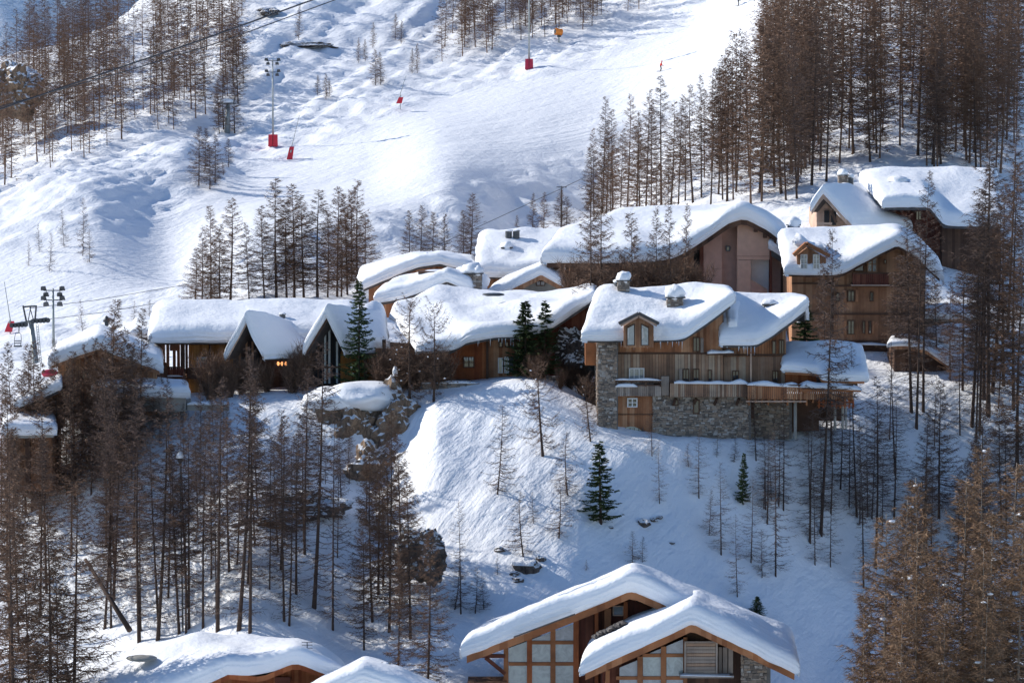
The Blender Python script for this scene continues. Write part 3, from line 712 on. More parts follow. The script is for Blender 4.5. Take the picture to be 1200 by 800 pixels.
# ---- big plastered house behind
h = empty('gable_house', foot(790, 345, 284), 'large house with pink plaster gable and broad snow roof drooping to the left', 'house')
wall(h, [(668, 307), (780, 306), (797, 299), (813, 290)], 352, 284, M['wood_chalet'], back=14, bw=.3)
part_box(h, 812, 288, 821, 352, 284.6, 8, 'black', 'recess_shade')  # solid black block painted as the shade in the gap
part_box(h, 820, 286, 824.5, 352, 283.6, 8, 'wood_maroon', 'corner_post')
def plast(x0, x1, top, Y, mat, nm='gable_wall'):
    mb = MB(); mb.prism([P(x, lin(top, x), Y) for x in (x0, (x0 + x1) / 2, x1)] + [P(x1, 360, Y), P(x0, 360, Y)], (0, 10, 0)); return mb.build(nm, M[mat], h)
tp = [(824, 283), (852, 266), (872, 258), (904, 274)]
plast(824.5, 846, tp, 283.8, 'plaster'); plast(846, 864, tp, 284.2, 'plaster_dark')
# right facet has an open niche
mb = MB(); Yn = 283.0
mb.prism([P(864, 262, Yn), P(872, 258, Yn), P(902, 273, Yn), P(902, 304.5, Yn), P(864, 304.5, Yn)], (0, 9, 0)); mb.build('gable_wall', M['plaster_pale'], h)
mb = MB(); mb.pbox(864, 305, 880, 360, Yn, 9); mb.build('gable_wall', M['plaster_pale'], h)
mb = MB(); mb.prism([P(880, 328.5, Yn), P(899, 340, Yn), P(899, 362, Yn), P(880, 362, Yn)], (0, .25, 0)); mb.build('stair_parapet', M['plaster'], h)
mb = MB(); mb.pbox(880, 304.7, 901, 346, Yn + 1.2, 6); mb.build('niche', M['white'], h)
beam(h, [(880, 328, Yn - .02), (899, 339.5, Yn - .02)], .12, .2, M['wood_pale'], 'stair_rail')
part_box(h, 864, 299.8, 902, 300.6, Yn - .03, .06, 'plaster_dark', 'joint_line')
window(h, 850.5, 288, 855.5, 294.5, 284.1, 1, 1, 'metal_dark', 'glass', .1)
part_box(h, 901.8, 272, 905, 346, 282.6, .3, 'wood_maroon', 'corner_post')
roof(h, [[(641, 307, 281.5), (670, 307, 281.5), (720, 307, 281.5), (780, 305, 281.5), (799, 298, 281.8), (830, 278, 282), (853, 262, 282), (872, 256, 282), (895, 267, 282), (920, 285, 282)],
         [(655, 288, 289), (680, 276, 291), (725, 262, 294), (780, 259, 294), (800, 259, 294), (835, 258, 294), (855, 257, 294), (872, 256, 292), (895, 263, 290), (918, 279, 288)],
         [(665, 292, 299), (690, 290, 301), (725, 284, 304), (780, 280, 304), (800, 279, 304), (835, 278, 304), (855, 277, 304), (872, 276, 302), (895, 280, 300), (918, 290, 298)]],
     1.45, seed=4, fascia=M['wood_dark'], fh=.5, bulge=.5, slump=.5)
for x, y in ((884, 267), (895, 274), (907, 282)):
    part_box(h, x, y, x + 4, y + 5, 282.1, 2, 'wood_dark', 'rafter_end')
for x in (657, 663): part_box(h, x, 309, x + 4, 345, 283.4, .4, 'wood_dark', 'porch_post')
part_box(h, 641, 308, 668, 312, 282.6, .5, 'wood_dark', 'eave_beam'); beam(h, [(646, 317, 282.8), (657, 312, 282.8)], .3, .3, M['wood_dark'], 'brace')
wall(h, [(905, 300), (926, 312)], 346, 284.5, M['plaster_dark'], back=6, name='side_wing', bw=3)
part_box(h, 915, 314, 925, 346, 284.2, .4, 'wood_dark', 'side_door')
part_box(h, 923.5, 318, 927, 346, 282.6, .3, 'wood_dark', 'porch_post')
roof(h, [[(904, 293, 282.3), (915, 300, 282.3), (926, 308, 282.3), (939, 317, 282.3)], [(904, 282, 289), (915, 286, 289), (926, 294, 289), (939, 304, 289)]], 1.0, seed=5, fascia=M['metal_dark'], fh=.55)

# ---- chalet to the right
h = empty('chalet', foot(1010, 418, 273), 'tall brown board chalet right of the plastered gable, three rows of windows', 'chalet')
wall(h, [(928, 316), (976, 318)], 405, 273.6, M['wood_chalet'], back=9, bands=((333, .14), (368, .14)))
wall(h, [(976, 322), (988, 320), (1030, 298), (1052, 288), (1084, 312)], 404, 273, M['wood_chalet'], back=10, bands=((336, .16), (369, .16), (401, .16)))
part_box(h, 975, 322, 977.5, 404, 272.7, .5, 'wood_dark', 'corner_post')
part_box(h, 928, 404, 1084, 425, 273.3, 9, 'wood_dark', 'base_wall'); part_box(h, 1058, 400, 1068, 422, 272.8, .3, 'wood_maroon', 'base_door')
snow_strip(h, 985, 403, 1055, 405, 272.6, .6, .16, seed=12)
for x0, y0, x1, y1, nx in [(993, 340, 1001.5, 353.5, 2), (1019, 342, 1024, 353, 1), (993, 375, 1001.5, 392, 2), (1010.5, 376, 1014, 391, 1), (1017.5, 376, 1021.5, 391, 1), (976.5 + 3, 343, 984, 353, 1)]:
    window(h, x0, y0, x1, y1, 272.9, nx, 1)
for x0, y0, x1, y1 in [(988.5, 340, 992, 353.5), (1002.5, 340, 1006, 353.5), (988.5, 375, 992, 392), (1014.3, 376, 1017.2, 391), (1022, 376, 1024.5, 391)]:
    part_box(h, x0, y0, x1, y1, 272.85, .07, 'wood_warm', 'shutter')
window(h, 1016, 300, 1028, 319, 272.9, 2, 2, 'wood_chalet', 'glass_mid', .1)
w_ = MB(); w_.prism([P(x, y, 272.85) for x, y in ((1000, 318), (1012, 318), (1012, 306), (1000, 313))], (0, .08, 0)); w_ = w_.build('window', M['wood_dark'], h)
pg = MB(); pg.prism([P(x, y, 272.8) for x, y in ((1002, 317), (1011, 317), (1011, 308.5), (1002, 313.5))], (0, .03, 0)); pg.build('pane', M['glass_mid'], w_)
window(h, 1036, 304, 1038.5, 309, 272.9, 1, 1, 'wood_dark', 'glass', .05)
bb_ = rail(h, 999, 1042, 321, 333.5, 271.9, 'wood_maroon'); part_box(bb_, 998, 333.5, 1043, 335, 271.8, 1.2, 'wood_pale', 'edge_strip')
roof(h, [[(924, 320, 271.6), (950, 321, 271.6), (985, 321, 271.6), (1008, 309, 271.6), (1030, 297, 271.4), (1052, 287, 271.3), (1070, 297, 271.3), (1101, 326, 271.3)],
         [(916, 284, 279), (945, 281, 280), (985, 281, 281), (1008, 281, 281), (1030, 281, 281), (1052, 281, 281), (1072, 291, 280), (1098, 316, 279)],
         [(918, 296, 288), (945, 294, 288), (985, 292, 288), (1008, 292, 288), (1030, 292, 288), (1052, 290, 288), (1072, 300, 288), (1098, 318, 288)]],
     1.35, seed=6, fascia=M['wood_dark'], fh=.3, bulge=.45, slump=.6)
wall(h, [(934, 299), (946, 290), (968, 302)], [(934, 318), (968, 318)], 271.3, M['wood_chalet'], back=6, name='dormer')
for x0, x1 in ((938, 946), (952.5, 960.5)): window(h, x0, 298, x1, 315, 271.2, 2, 3, 'white', 'glass_mid', .05)
for a, c in (((930, 299), (945, 285)), ((945, 285), (972, 300))):
    beam(h, [(a[0], a[1], 271), (c[0], c[1], 271)], .3, .9, M['wood_beam'], 'dormer_verge')
snow_strip(h, 932, 287, 968, 291, 272.2, 4, .9, seed=15); chimney(h, 930, 268, 283, 1.1, .3, 'pipe', .5)

# ---- two houses at the top right
h = empty('gable_house', foot(975, 270, 306), 'small house with pale timber gable and open porch left of the top right house', 'house')
wall(h, [(957, 246), (965, 235), (992, 262)], [(957, 282), (992, 282)], 307, M['wood_pale'], back=8)
wall(h, [(992, 264), (1062, 272)], 300, 307, M['wood_maroon'], back=8, name='side_wall')
part_box(h, 966, 247, 972, 264, 306.8, .3, 'black', 'porch_shade'); part_box(h, 974, 248, 980, 264, 306.8, .3, 'black', 'porch_shade')  # black slabs on the wall, painted as the dark inside the porch
roof(h, [[(951, 246, 304.5), (958, 236, 304.5), (965, 227, 304.5), (980, 243, 304.5), (998, 264, 304.5)],
         [(990, 246, 318), (1002, 235, 318), (1014, 226, 318), (1038, 246, 315), (1066, 270, 309)]], 1.25, seed=7, fascia=M['wood_pale'], fh=.5, sm=8)
beam(h, [(974, 247, 304.7), (980, 261, 304.7)], .25, .25, M['wood_dark'], 'brace'); beam(h, [(957, 262, 304.8), (975, 262, 304.8)], .2, .2, M['wood_pale'], 'railing')
chimney(h, 988, 212, 312, .9, .5, 'stone', .45); chimney(h, 996, 212, 313, .7, .3, 'pipe', .3)
h = empty('chalet', foot(1110, 300, 308), 'dark maroon chalet under the highest long snow roof at the top right, one snowy chimney', 'chalet')
wall(h, [(1042, 243), (1088, 243), (1104, 262)], 330, 309, M['wood_maroon'], back=12); wall(h, [(1104, 264), (1172, 266)], 335, 307.4, M['wood_dark'], back=14)
window(h, 1073, 247, 1080, 258, 308.9, 2, 1)
roof(h, [[(1036, 243, 305.5), (1060, 243, 305.5), (1089, 243, 305.5), (1106, 264, 304.8), (1135, 265, 304.5), (1172, 265, 304.5)],
         [(1010, 213, 318), (1040, 211, 318), (1075, 211, 318), (1105, 211, 318), (1135, 211, 318), (1166, 214, 318)],
         [(1012, 222, 330), (1040, 221, 330), (1075, 221, 330), (1105, 221, 330), (1135, 221, 330), (1166, 224, 330)]], 1.35, seed=8, fascia=M['slate'], fh=.3)
chimney(h, 1052, 217, 311, 1.6, .25, 'stone', .45)
for x in (1048, 1056, 1064, 1072): part_box(h, x, 245, x + 2, 249, 305.7, 3, 'wood_dark', 'rafter_end')

# ---- roofs stacked behind the middle
h = empty('gable_house', foot(470, 350, 292), 'orange brown board house under a long arching snow roof', 'house')
wall(h, [(432, 338), (468, 322), (505, 311), (550, 318)], 372, 291.5, M['wood_warm'], back=10)
roof(h, [[(426, 339, 290), (447, 330, 290), (468, 321, 290), (490, 313, 290), (515, 309, 290), (552, 318, 290)],
         [(424, 324, 301), (447, 318, 301), (468, 313, 301), (490, 309, 301), (515, 307, 301), (556, 314, 301)]], 1.1, seed=9, wob=.2, slump=.4)
chimney(h, 500, 303, 296, .6, .2, 'pipe', .25)
h = empty('gable_house', foot(500, 360, 280), 'small brown gable with snow spilling left before the arching roof', 'house')
wall(h, [(480, 347), (524, 331), (550, 340)], 375, 280.6, M['wood_chalet'], back=7)
roof(h, [[(443, 355, 279), (462, 352, 279), (480, 347, 279), (502, 339, 279), (524, 330, 279), (550, 341, 279)],
         [(468, 336, 287), (482, 334, 287), (496, 331, 287), (510, 329, 287), (525, 328, 287), (552, 334, 287)]], 1.15, seed=10, wob=.2)
part_box(h, 490, 318, 512, 321, 283.5, 2, 'wood_dark', 'roof_hatch')
h = empty('house', foot(615, 340, 292), 'boxy snow covered roof block with two dark chimney drums, behind the broad middle roof', 'house')
wall(h, [(565, 324), (668, 321)], 350, 293, M['wood_chalet'], back=12)
roof(h, [[(562, 324, 291.5), (600, 324, 291.5), (635, 322, 291.5), (668, 321, 291.5)], [(566, 286, 300), (600, 285, 300), (635, 285, 300), (672, 285, 300)], [(566, 292, 308), (600, 292, 308), (635, 292, 308), (672, 292, 308)]],
     1.45, seed=11, wob=.2, bulge=.5)
chimney(h, 596, 272, 297, .62, .1, 'pipe', .1); chimney(h, 605, 272, 297, .62, .1, 'pipe', .1); chimney(h, 594, 293, 295, .9, .2, 'stone', .4)
h = empty('gable_house', foot(630, 350, 283), 'low grey gable with brown verge boards left of the pink house', 'house')
wall(h, [(608, 335), (634, 323), (657, 334)], 352, 282.6, M['concrete'], back=7, bw=.5)
roof(h, [[(572, 352, 281.5), (590, 344, 281.5), (608, 335, 281.5), (634, 322, 281.5), (658, 335, 281.5)], [(592, 336, 289), (600, 333, 289), (612, 328, 289), (636, 318, 289), (660, 328, 289)]], 1.1, seed=12, fascia=M['wood_chalet'], fh=.45)
window(h, 628, 329, 639, 335, 282.5, 2, 1)
h = empty('gable_house', foot(555, 340, 280), 'low stone flue tower with a tall snow cap, behind the broad middle roof', 'chimney'); h.name = 'stone_flue'
chimney(h, 553, 333, 280, 1.5, .9, 'stone', .7); chimney(h, 560, 333, 279.5, .8, .9, 'stone', .5)
sn_ = MB(); sn_.blob(P(540, 334, 281), (2.4, 2, 1.5), 4, .3, 18, 12); sn_.build('snow_heap', M['snow'], h, smooth=True)

# ---- the broad red-brown house
h = empty('house', foot(560, 448, 256), 'red brown board house with the broadest snow roof, above the snowy knoll', 'house')
wall(h, [(498, 412), (529, 411), (546, 401), (572, 396)], 447, 256, M['wood_red'], back=12, bands=())
wall(h, [(572, 396), (612, 394)], 444, 256.2, M['wood_warm'], back=12)
part_box(h, 569.5, 397, 572.5, 445, 255.7, .4, 'wood_dark', 'corner_post'); part_box(h, 603, 394, 606, 440, 255.7, .4, 'wood_dark', 'corner_post')
wall(h, [(606, 392), (640, 388), (664, 373), (690, 357)], 440, 257.3, M['wood_maroon'], back=12)
wall(h, [(440, 408), (500, 412)], 447, 257, M['wood_warm'], back=8); part_box(h, 448, 398, 452, 445, 256.4, .4, 'wood_dark', 'corner_post')
window(h, 543, 418, 556, 431, 255.85, 2, 2, 'wood_dark', 'glass', .1)
for a_ in (543.8, 546.6, 549.8, 552.6): part_box(h, a_, 418.5, a_ + 2, 422, 255.7, .03, 'curtain', 'curtain')
window(h, 584.5, 400, 589, 407, 256, 1, 1); window(h, 592, 400, 596, 407, 256, 1, 1)
window(h, 583.5, 419, 589.5, 437, 256, 1, 1, 'white', 'glass_pale', .07, name='door'); window(h, 591, 418, 596.5, 437, 256, 1, 1, 'white', 'glass_pale', .07, name='door')
part_box(h, 597.5, 418, 601.5, 436, 256, .1, 'metal_dark', 'door'); window(h, 513, 419, 521, 430, 255.85, 2, 1)
window(h, 660, 385, 668, 400, 257.1, 2, 1, 'wood_dark', 'glass_mid')
roof(h, [[(492, 413, 254), (528, 412, 254), (546, 401, 254), (580, 395, 254), (614, 394, 254), (641, 388, 254.6), (664, 373, 255.5), (694, 353, 256.5)],
         [(462, 372, 264), (492, 361, 268), (515, 355, 270), (560, 353, 271), (600, 353, 271), (630, 353, 271), (655, 353, 271), (692, 351, 271)],
         [(470, 378, 276), (500, 372, 280), (525, 368, 280), (560, 366, 280), (600, 366, 280), (630, 366, 280), (655, 366, 280), (692, 366, 280)]],
     1.15, seed=13, wob=.28, bulge=.5, sm=9)
mb = MB(); c = P(578, 345, 263.4); mb.blob((c.x, c.y, c.z), (.95, .9, .14), 3, .2, 16, 6); mb.build('rooflight', M['metal_dark'], h, smooth=True)
icicles(h, [(560, 397), (612, 396)], 253.9, 14, 5)
for x in (548, 556, 564, 576, 584, 592, 600): part_box(h, x, 396, x + 1.6, 400, 254.4, 2.4, 'wood_dark', 'rafter_end')
h = empty('retaining_wall', foot(530, 478, 252.5), 'grey stone retaining wall with a thin line of snow, below the red brown house', 'wall')
stones(h, [(494, 449), (545, 447), (566, 452)], [(494, 490), (566, 480)], 252.6, 12, back=2.5)
snow_strip(h, 494, 449, 560, 449, 252.5, .9, .18, seed=11)

# ---- steep pointed gable, right one
h = empty('gable_house', foot(390, 445, 256), 'steep pointed snow gable with tall timber posts beside the tallest spruce', 'house')
wall(h, [(366, 408), (384, 378), (399, 408)], [(366, 450), (399, 450)], 257.2, M['black'], back=6, backmat=M['wood_dark'])  # black boards stand in for the dark inside of the open gable
wall(h, [(399, 412), (450, 410)], 448, 257, M['wood_gold'], Y2=261, back=6, name='side_wall')
for x, yt in ((373, 398), (381, 384), (386, 380), (395, 400)): beam(h, [(x, yt, 256.2), (x, 449, 256.2)], .16, .16, M['metal'] if x > 380 else M['wood_dark'], 'post')
beam(h, [(366, 430, 256.1), (399, 430, 256.1)], .14, .14, M['wood_dark'], 'rail'); part_box(h, 426, 409, 430, 447, 257.6, .4, 'wood_dark', 'corner_post')
beam(h, [(374, 396, 256), (383, 376, 256)], .14, .14, M['wood_pale'], 'brace')
roof(h, [[(359, 412, 254.6), (371, 392, 254.6), (384, 371, 254.6), (393, 390, 254.6), (404, 414, 254.6)],
         [(430, 400, 266), (440, 385, 266), (448, 371, 266), (452, 390, 263), (454, 411, 258.5)]], 1.25, seed=14, fascia=M['wood_dark'], fh=.3, sm=22, wob=.18)
# ---- steep pointed gable, left one
h = empty('gable_house', foot(300, 450, 256), 'smaller steep snow gable before the long house, orange lamps under its eave', 'house')
wall(h, [(273, 416), (289, 386), (304, 416)], [(273, 455), (304, 455)], 257.8, M['black'], back=6, backmat=M['wood_dark'])  # gable opening filled black, its inner shade put into the colour
wall(h, [(304, 418), (358, 418)], 455, 257.4, M['wood_dark'], Y2=259, back=5, name='side_wall')
for x, yt in ((281, 402), (289, 388), (296, 400)): beam(h, [(x, yt, 256.8), (x, 452, 256.8)], .16, .16, M['wood_chalet'], 'post')
beam(h, [(273, 432, 256.7), (304, 432, 256.7)], .14, .14, M['wood_dark'], 'rail')
roof(h, [[(267, 418, 255.2), (278, 398, 255.2), (289.5, 377, 255.2), (299, 398, 255.2), (309, 419, 255.2)],
         [(340, 404, 265), (350, 390, 265), (360, 378, 265), (360, 398, 262), (359, 418, 257.5)]], 1.05, seed=15, fascia=M['wood_pale'], fh=.22, sm=22, wob=.2)
for x in (326, 330.5, 335):
    mb = MB(); c = P(x, 426, 257.2); mb.blob((c.x, c.y, c.z), (.11, .11, .16), 1, 0, 8, 6); mb.build('lamp', M['lamp'], h)
chimney(h, 331, 369, 261.5, .5, .05, 'pipe', .1); beam(h, [(350, 404, 258.5), (350, 417, 258.5)], .12, .12, M['metal_dark'], 'flue')
# ---- long log house
h = empty('log_house', foot(240, 455, 263), 'long golden board house with level snow roof and an open corner porch', 'house')
wall(h, [(221, 401), (410, 401)], 462, 263, M['wood_gold'], back=13, bands=((444, .14),))
part_box(h, 183, 399, 412, 404, 261.4, .5, 'wood_dark', 'eave_beam')
for x, w, Yp in ((187, 4, 261.6), (214, 4.5, 261.6), (191, 3, 265), (196.5, 3, 265), (204, 3, 265), (209, 3, 265), (218.5, 2.5, 262.6), (246, 2, 262.7), (266, 2, 262.7)):
    part_box(h, x - w / 2, 402, x + w / 2, 452 if w > 3.5 else 438, Yp, .3, 'wood_dark', 'post')
part_box(h, 199, 404, 210, 411, 264.8, .2, 'wood_dark', 'brace')
rb = rail(h, 186, 216, 431, 443, 261.4, 'wood_maroon', depth=4); snow_strip(rb, 187, 441, 214, 441, 261.1, .3, .12, seed=17)
rb = rail(h, 219, 275, 432, 443.5, 262, 'wood_dark', depth=1)
window(h, 231, 418, 242.5, 431, 262.85, 1, 1, 'white', 'glass_mid', .1)
part_box(h, 186, 443, 222, 468, 264, 10, 'wood_dark', 'base_wall')
roof(h, [[(181, 400, 260), (230, 400, 260), (290, 400, 260), (350, 400, 260), (412, 400, 260)], [(186, 370, 267.5), (230, 369, 267.5), (290, 369, 267.5), (350, 368, 267.5), (412, 368, 267.5)],
         [(190, 386, 275), (230, 385, 275), (290, 385, 275), (350, 384, 275), (412, 384, 275)]], 1.4, seed=16, bulge=.55, slump=.5, wob=.1)
h = empty('shed', foot(170, 400, 270), 'little snow loaded roof just left of the long house, behind the brown gable', 'shed')
part_box(h, 160, 393, 186, 440, 270.5, 5, 'wood_dark', 'wall')
roof(h, [[(157, 394, 269.5), (172, 395, 269.5), (190, 397, 269.5)], [(160, 383, 276), (175, 383, 276), (190, 383, 276)]], .9, seed=17, slump=.5)

# ---- brown gabled house lower left
h = empty('gable_house', foot(120, 470, 252), 'wide brown gable half hidden by larches at the left', 'house')
wall(h, [(68, 428), (115, 411), (184, 436)], 490, 253.4, M['wood_warm'], back=9, backmat=M['wood_dark'])
for x in (131, 143, 157): part_box(h, x, 425, x + 2.5, 460, 253.1, .2, 'wood_dark', 'post')
window(h, 96, 433, 106, 446, 253.2, 2, 1); window(h, 146, 437, 154, 449, 253.2, 2, 1)
roof(h, [[(60, 428, 252), (88, 418, 252), (115, 409, 252), (150, 421, 252), (187, 435, 252)], [(66, 418, 262), (92, 408, 262), (118, 398, 262), (150, 408, 262), (187, 422, 262)]], 1.25, seed=18, fascia=M['wood_chalet'], fh=.3, slump=.4)
h = empty('shed', foot(45, 480, 248), 'slanting snow heap on a low lean-to roof left of the brown gable', 'shed')
wall(h, [(24, 478), (68, 460)], 505, 249.2, M['wood_chalet'], back=4)
roof(h, [[(20, 478, 248), (42, 470, 248), (69, 457, 248)], [(24, 470, 253), (44, 462, 253), (69, 448, 253)]], .85, seed=19)
h = empty('hut', foot(35, 560, 245), 'round topped wooden hut with a snow cap at the left edge among the larches', 'hut')
wall(h, [(9, 508), (61, 508)], 575, 245.6, M['wood_chalet'], back=5)
for x in (12, 30, 48): part_box(h, x, 512, x + 5, 572, 245.2, .3, 'wood_dark', 'post')
roof(h, [[(7, 509, 244.4), (30, 510, 244.4), (63, 509, 244.4)], [(8, 497, 250), (30, 496, 250), (61, 497, 250)]], 1.1, seed=20, slabmat=M['concrete'])
h = empty('terrace_wall', foot(170, 478, 250), 'grey concrete terrace wall under a flat block of snow below the golden porch', 'wall')
mb = MB(); mb.pbox(112, 466, 217, 482, 250, 4.5); mb.build('wall', M['concrete'], h)
roof(h, [[(111, 466, 249.8), (165, 466, 249.8), (218, 466, 249.8)], [(113, 458, 254.5), (165, 458, 254.5), (216, 458, 254.5)]], 1.05, seed=21, slab=.15, slabmat=M['concrete'])
h = empty('footbridge', foot(235, 476, 250.5), 'low grey wall end with snow right of the concrete terrace', 'wall'); h.name = 'low_wall'
mb = MB(); mb.pbox(219, 474, 268, 481, 250.6, .5); mb.build('wall', M['concrete'], h); snow_strip(h, 219, 474, 268, 474, 250.5, .8, .22, seed=23)
# ---- far right small buildings
h = empty('garage', foot(1105, 388, 281), 'flat roofed grey garage with a snow slab, right of the tall brown chalet', 'garage')
part_box(h, 1084, 374, 1142, 400, 281, 7, 'concrete', 'wall'); part_box(h, 1096, 379, 1108, 398, 280.9, .1, 'metal_dark', 'door')
roof(h, [[(1078, 373, 280), (1110, 374, 280), (1146, 374, 280)], [(1080, 362, 289), (1110, 361, 289), (1146, 361, 289)]], .75, seed=22, slabmat=M['concrete'])
h = empty('hut', foot(1075, 425, 266), 'small dark wooden hut with a snowy lean-to roof in front of the grey garage', 'hut')
wall(h, [(1048, 408), (1085, 412), (1109, 427)], 440, 267, M['wood_dark'], back=5)
roof(h, [[(1044, 406, 266), (1062, 405, 266), (1086, 411, 266), (1112, 428, 266)], [(1048, 398, 272), (1064, 397, 272), (1088, 402, 272), (1113, 417, 272)]], .5, seed=23, fascia=M['wood_chalet'], fh=.3)

# ---- bottom chalets with the glazed gables
h = empty('chalet', foot(650, 860, 212), 'nearest left chalet with wide glazed timber gable under deep layered snow', 'chalet')
Yw = 212.6
V1 = [(548, 766), (740, 694), (860, 745)]
wall(h, [(676, 726), (740, 702), (800, 727)], 880, Yw + .5, M['wood_maroon'], back=7, backmat=M['wood_dark'], bw=.3)
part_box(h, 596, 758, 676, 880, Yw + 1.2, 5, 'wood_dark', 'room_wall')
posts = [(593, 5.5), (620.5, 6), (648, 6), (675, 6.5), (699, 4.5), (712, 8), (733, 5)]
for x, w in posts:
    yt = lin(V1, x) + 8; part_box(h, x - w / 2, yt, x + w / 2, 880, Yw - .15, .4, 'wood_beam' if x in (593, 648, 712) else 'wood_red', 'post')
for y in (752.5, 777.5, 803):
    part_box(h, 596 if y > 760 else 623, y - 2, 672, y + 2, Yw - .05, .25, 'wood_beam', 'rail')
xs = [(596, 617.5), (623.5, 645), (651, 672)]
for xa, xb in xs:
    ya, yb = lin(V1, xa) + 11, lin(V1, xb) + 11
    if xa == 596: pane_poly(h, [(xa, 775.5), (xb, 775.5), (xb, yb), (xa, ya)], Yw + .05)
    else:
        pane_poly(h, [(xa, 750.5), (xb, 750.5), (xb, yb), (xa, ya)], Yw + .05, 'glass_mid'); pane_poly(h, [(xa, 754.5), (xb, 754.5), (xb, 775.5), (xa, 775.5)][::-1], Yw + .05)
    pane_poly(h, [(xa, 779.5), (xb, 779.5), (xb, 801), (xa, 801)][::-1], Yw + .05); pane_poly(h, [(xa, 805), (xb, 805), (xb, 840), (xa, 840)][::-1], Yw + .05)
window(h, 718, 709, 731, 721, Yw + .4, 1, 1, 'wood_pale', 'glass_mid', .08)
for a_, c_ in (((561, 768), (592, 768)), ((569, 770), (592, 789)), ((545, 806), (592, 806))):
    beam(h, [(a_[0], a_[1], Yw - .1), (c_[0], c_[1], Yw - .1)], .24, .24, M['wood_maroon'], 'brace')
part_box(h, 548, 800, 594, 806, Yw - 1.2, 2.6, 'wood_dark', 'terrace_floor')
roof(h, [[(547, 768, 210.6), (595, 750, 210.6), (650, 729, 210.6), (700, 709, 210.6), (740, 692, 210.6), (800, 718, 210.6), (870, 747, 210.6), (925, 772, 210.6)],
         [(566, 755, 217.5), (612, 738, 217.5), (662, 718, 217.5), (708, 702, 217.5), (746, 687, 217.5), (803, 708, 217.5), (870, 735, 217.5), (925, 760, 217.5)]],
     1.6, seed=24, fascia=M['wood_beam'], fh=.5, bulge=.4, slab=.3, wob=.13, nS=60, sm=14)
beam(h, [(602, 746, 209.9), (674, 719, 209.9)], .07, .25, M['slate'], 'verge_slates')
h = empty('chalet', foot(800, 860, 206), 'nearest right chalet, glazed gable with a slatted shutter and stone corner', 'chalet')
Yw = 207.4; V2 = [(690, 786), (811, 735), (931, 788)]
wall(h, [(706, 785), (748, 766)], 880, Yw + .6, M['wood_maroon'], back=7, bw=.3)
wall(h, [(804, 741), (811, 738), (890, 773)], 880, Yw + .5, M['wood_dark'], back=7, bw=.3)
part_box(h, 750, 770, 804, 880, Yw + 1.3, 5, 'wood_dark', 'room_wall')
for x, w in ((712, 5), (750, 6.5), (777.5, 6.5), (803, 5)):
    part_box(h, x - w / 2, lin(V2, x) + 8, x + w / 2, 880, Yw - .15, .4, 'wood_beam', 'post')
for y in (767.5, 794): part_box(h, 722 if y > 790 else 753, y - 2, 800.5, y + 2, Yw - .05, .25, 'wood_beam', 'rail')
for xa, xb in ((726, 747), (753.5, 774.5), (781, 800.5)):
    ya, yb = lin(V2, xa) + 9, lin(V2, xb) + 9
    if xa == 726: pane_poly(h, [(xa, 792), (xb, 792), (xb, yb + 2), (xa, ya + 2)], Yw + .05, 'glass_mid')
    else: pane_poly(h, [(xa, 765.5), (xb, 765.5), (xb, yb), (xa, ya)], Yw + .05, 'glass_mid'); pane_poly(h, [(xa, 769.5), (xb, 769.5), (xb, 792), (xa, 792)][::-1], Yw + .05, 'glass_pale')
    pane_poly(h, [(xa, 796), (xb, 796), (xb, 830), (xa, 830)][::-1], Yw + .05, 'glass_mid')
sh = MB(); sh.pbox(802, 751, 841, 753, Yw - .5, .2); sh.pbox(802, 788.5, 841, 791, Yw - .5, .2); sh.pbox(802, 753, 804, 788.5, Yw - .5, .2); sh.pbox(839, 753, 841, 788.5, Yw - .5, .2)
sh = sh.build('shutter', M['wood_grey'], h)
for i in range(9): part_box(sh, 804.2, 753.2 + i * 3.93, 838.8, 756.7 + i * 3.93, Yw - .42 + .01 * (i % 2), .08, 'wood_grey' if i % 3 else 'wood_mix', 'slat')
for i, (xa, xb) in enumerate(((842, 846), (847, 852.5), (853.5, 859))): part_box(h, xa, 758, xb, 790, Yw + .1, .1, 'wood_grey', 'plank')
stones(h, [(872, 768), (903, 781)], 840, Yw - .05, 31, back=5)
snow_strip(h, 797, 791, 860, 792, Yw - .9, .8, .1, seed=33); part_box(h, 797, 791, 860, 794, Yw - .9, .9, 'wood_grey', 'balcony')
roof(h, [[(686, 788, 205.4), (730, 768, 205.4), (775, 748, 205.4), (811, 731, 205.4), (850, 749, 205.4), (890, 768, 205.4), (931, 788, 205.4)],
         [(698, 764, 213), (740, 744, 213), (782, 727, 213), (815, 713, 213), (850, 728, 213), (888, 746, 213), (925, 766, 213)]],
     1.45, seed=25, fascia=M['wood_beam'], fh=.48, bulge=.4, slab=.3, wob=.13, nS=50, sm=14)
mb = MB()
for i in range(9):
    c = P(698 + i * 4.0, 741 - i * 1.9, 209.0); mb.blob((c.x, c.y, c.z - .22), (.28, .5, .16), i, .5, 7, 5)
mb.build('bare_slate_patch', M['slate'], h)
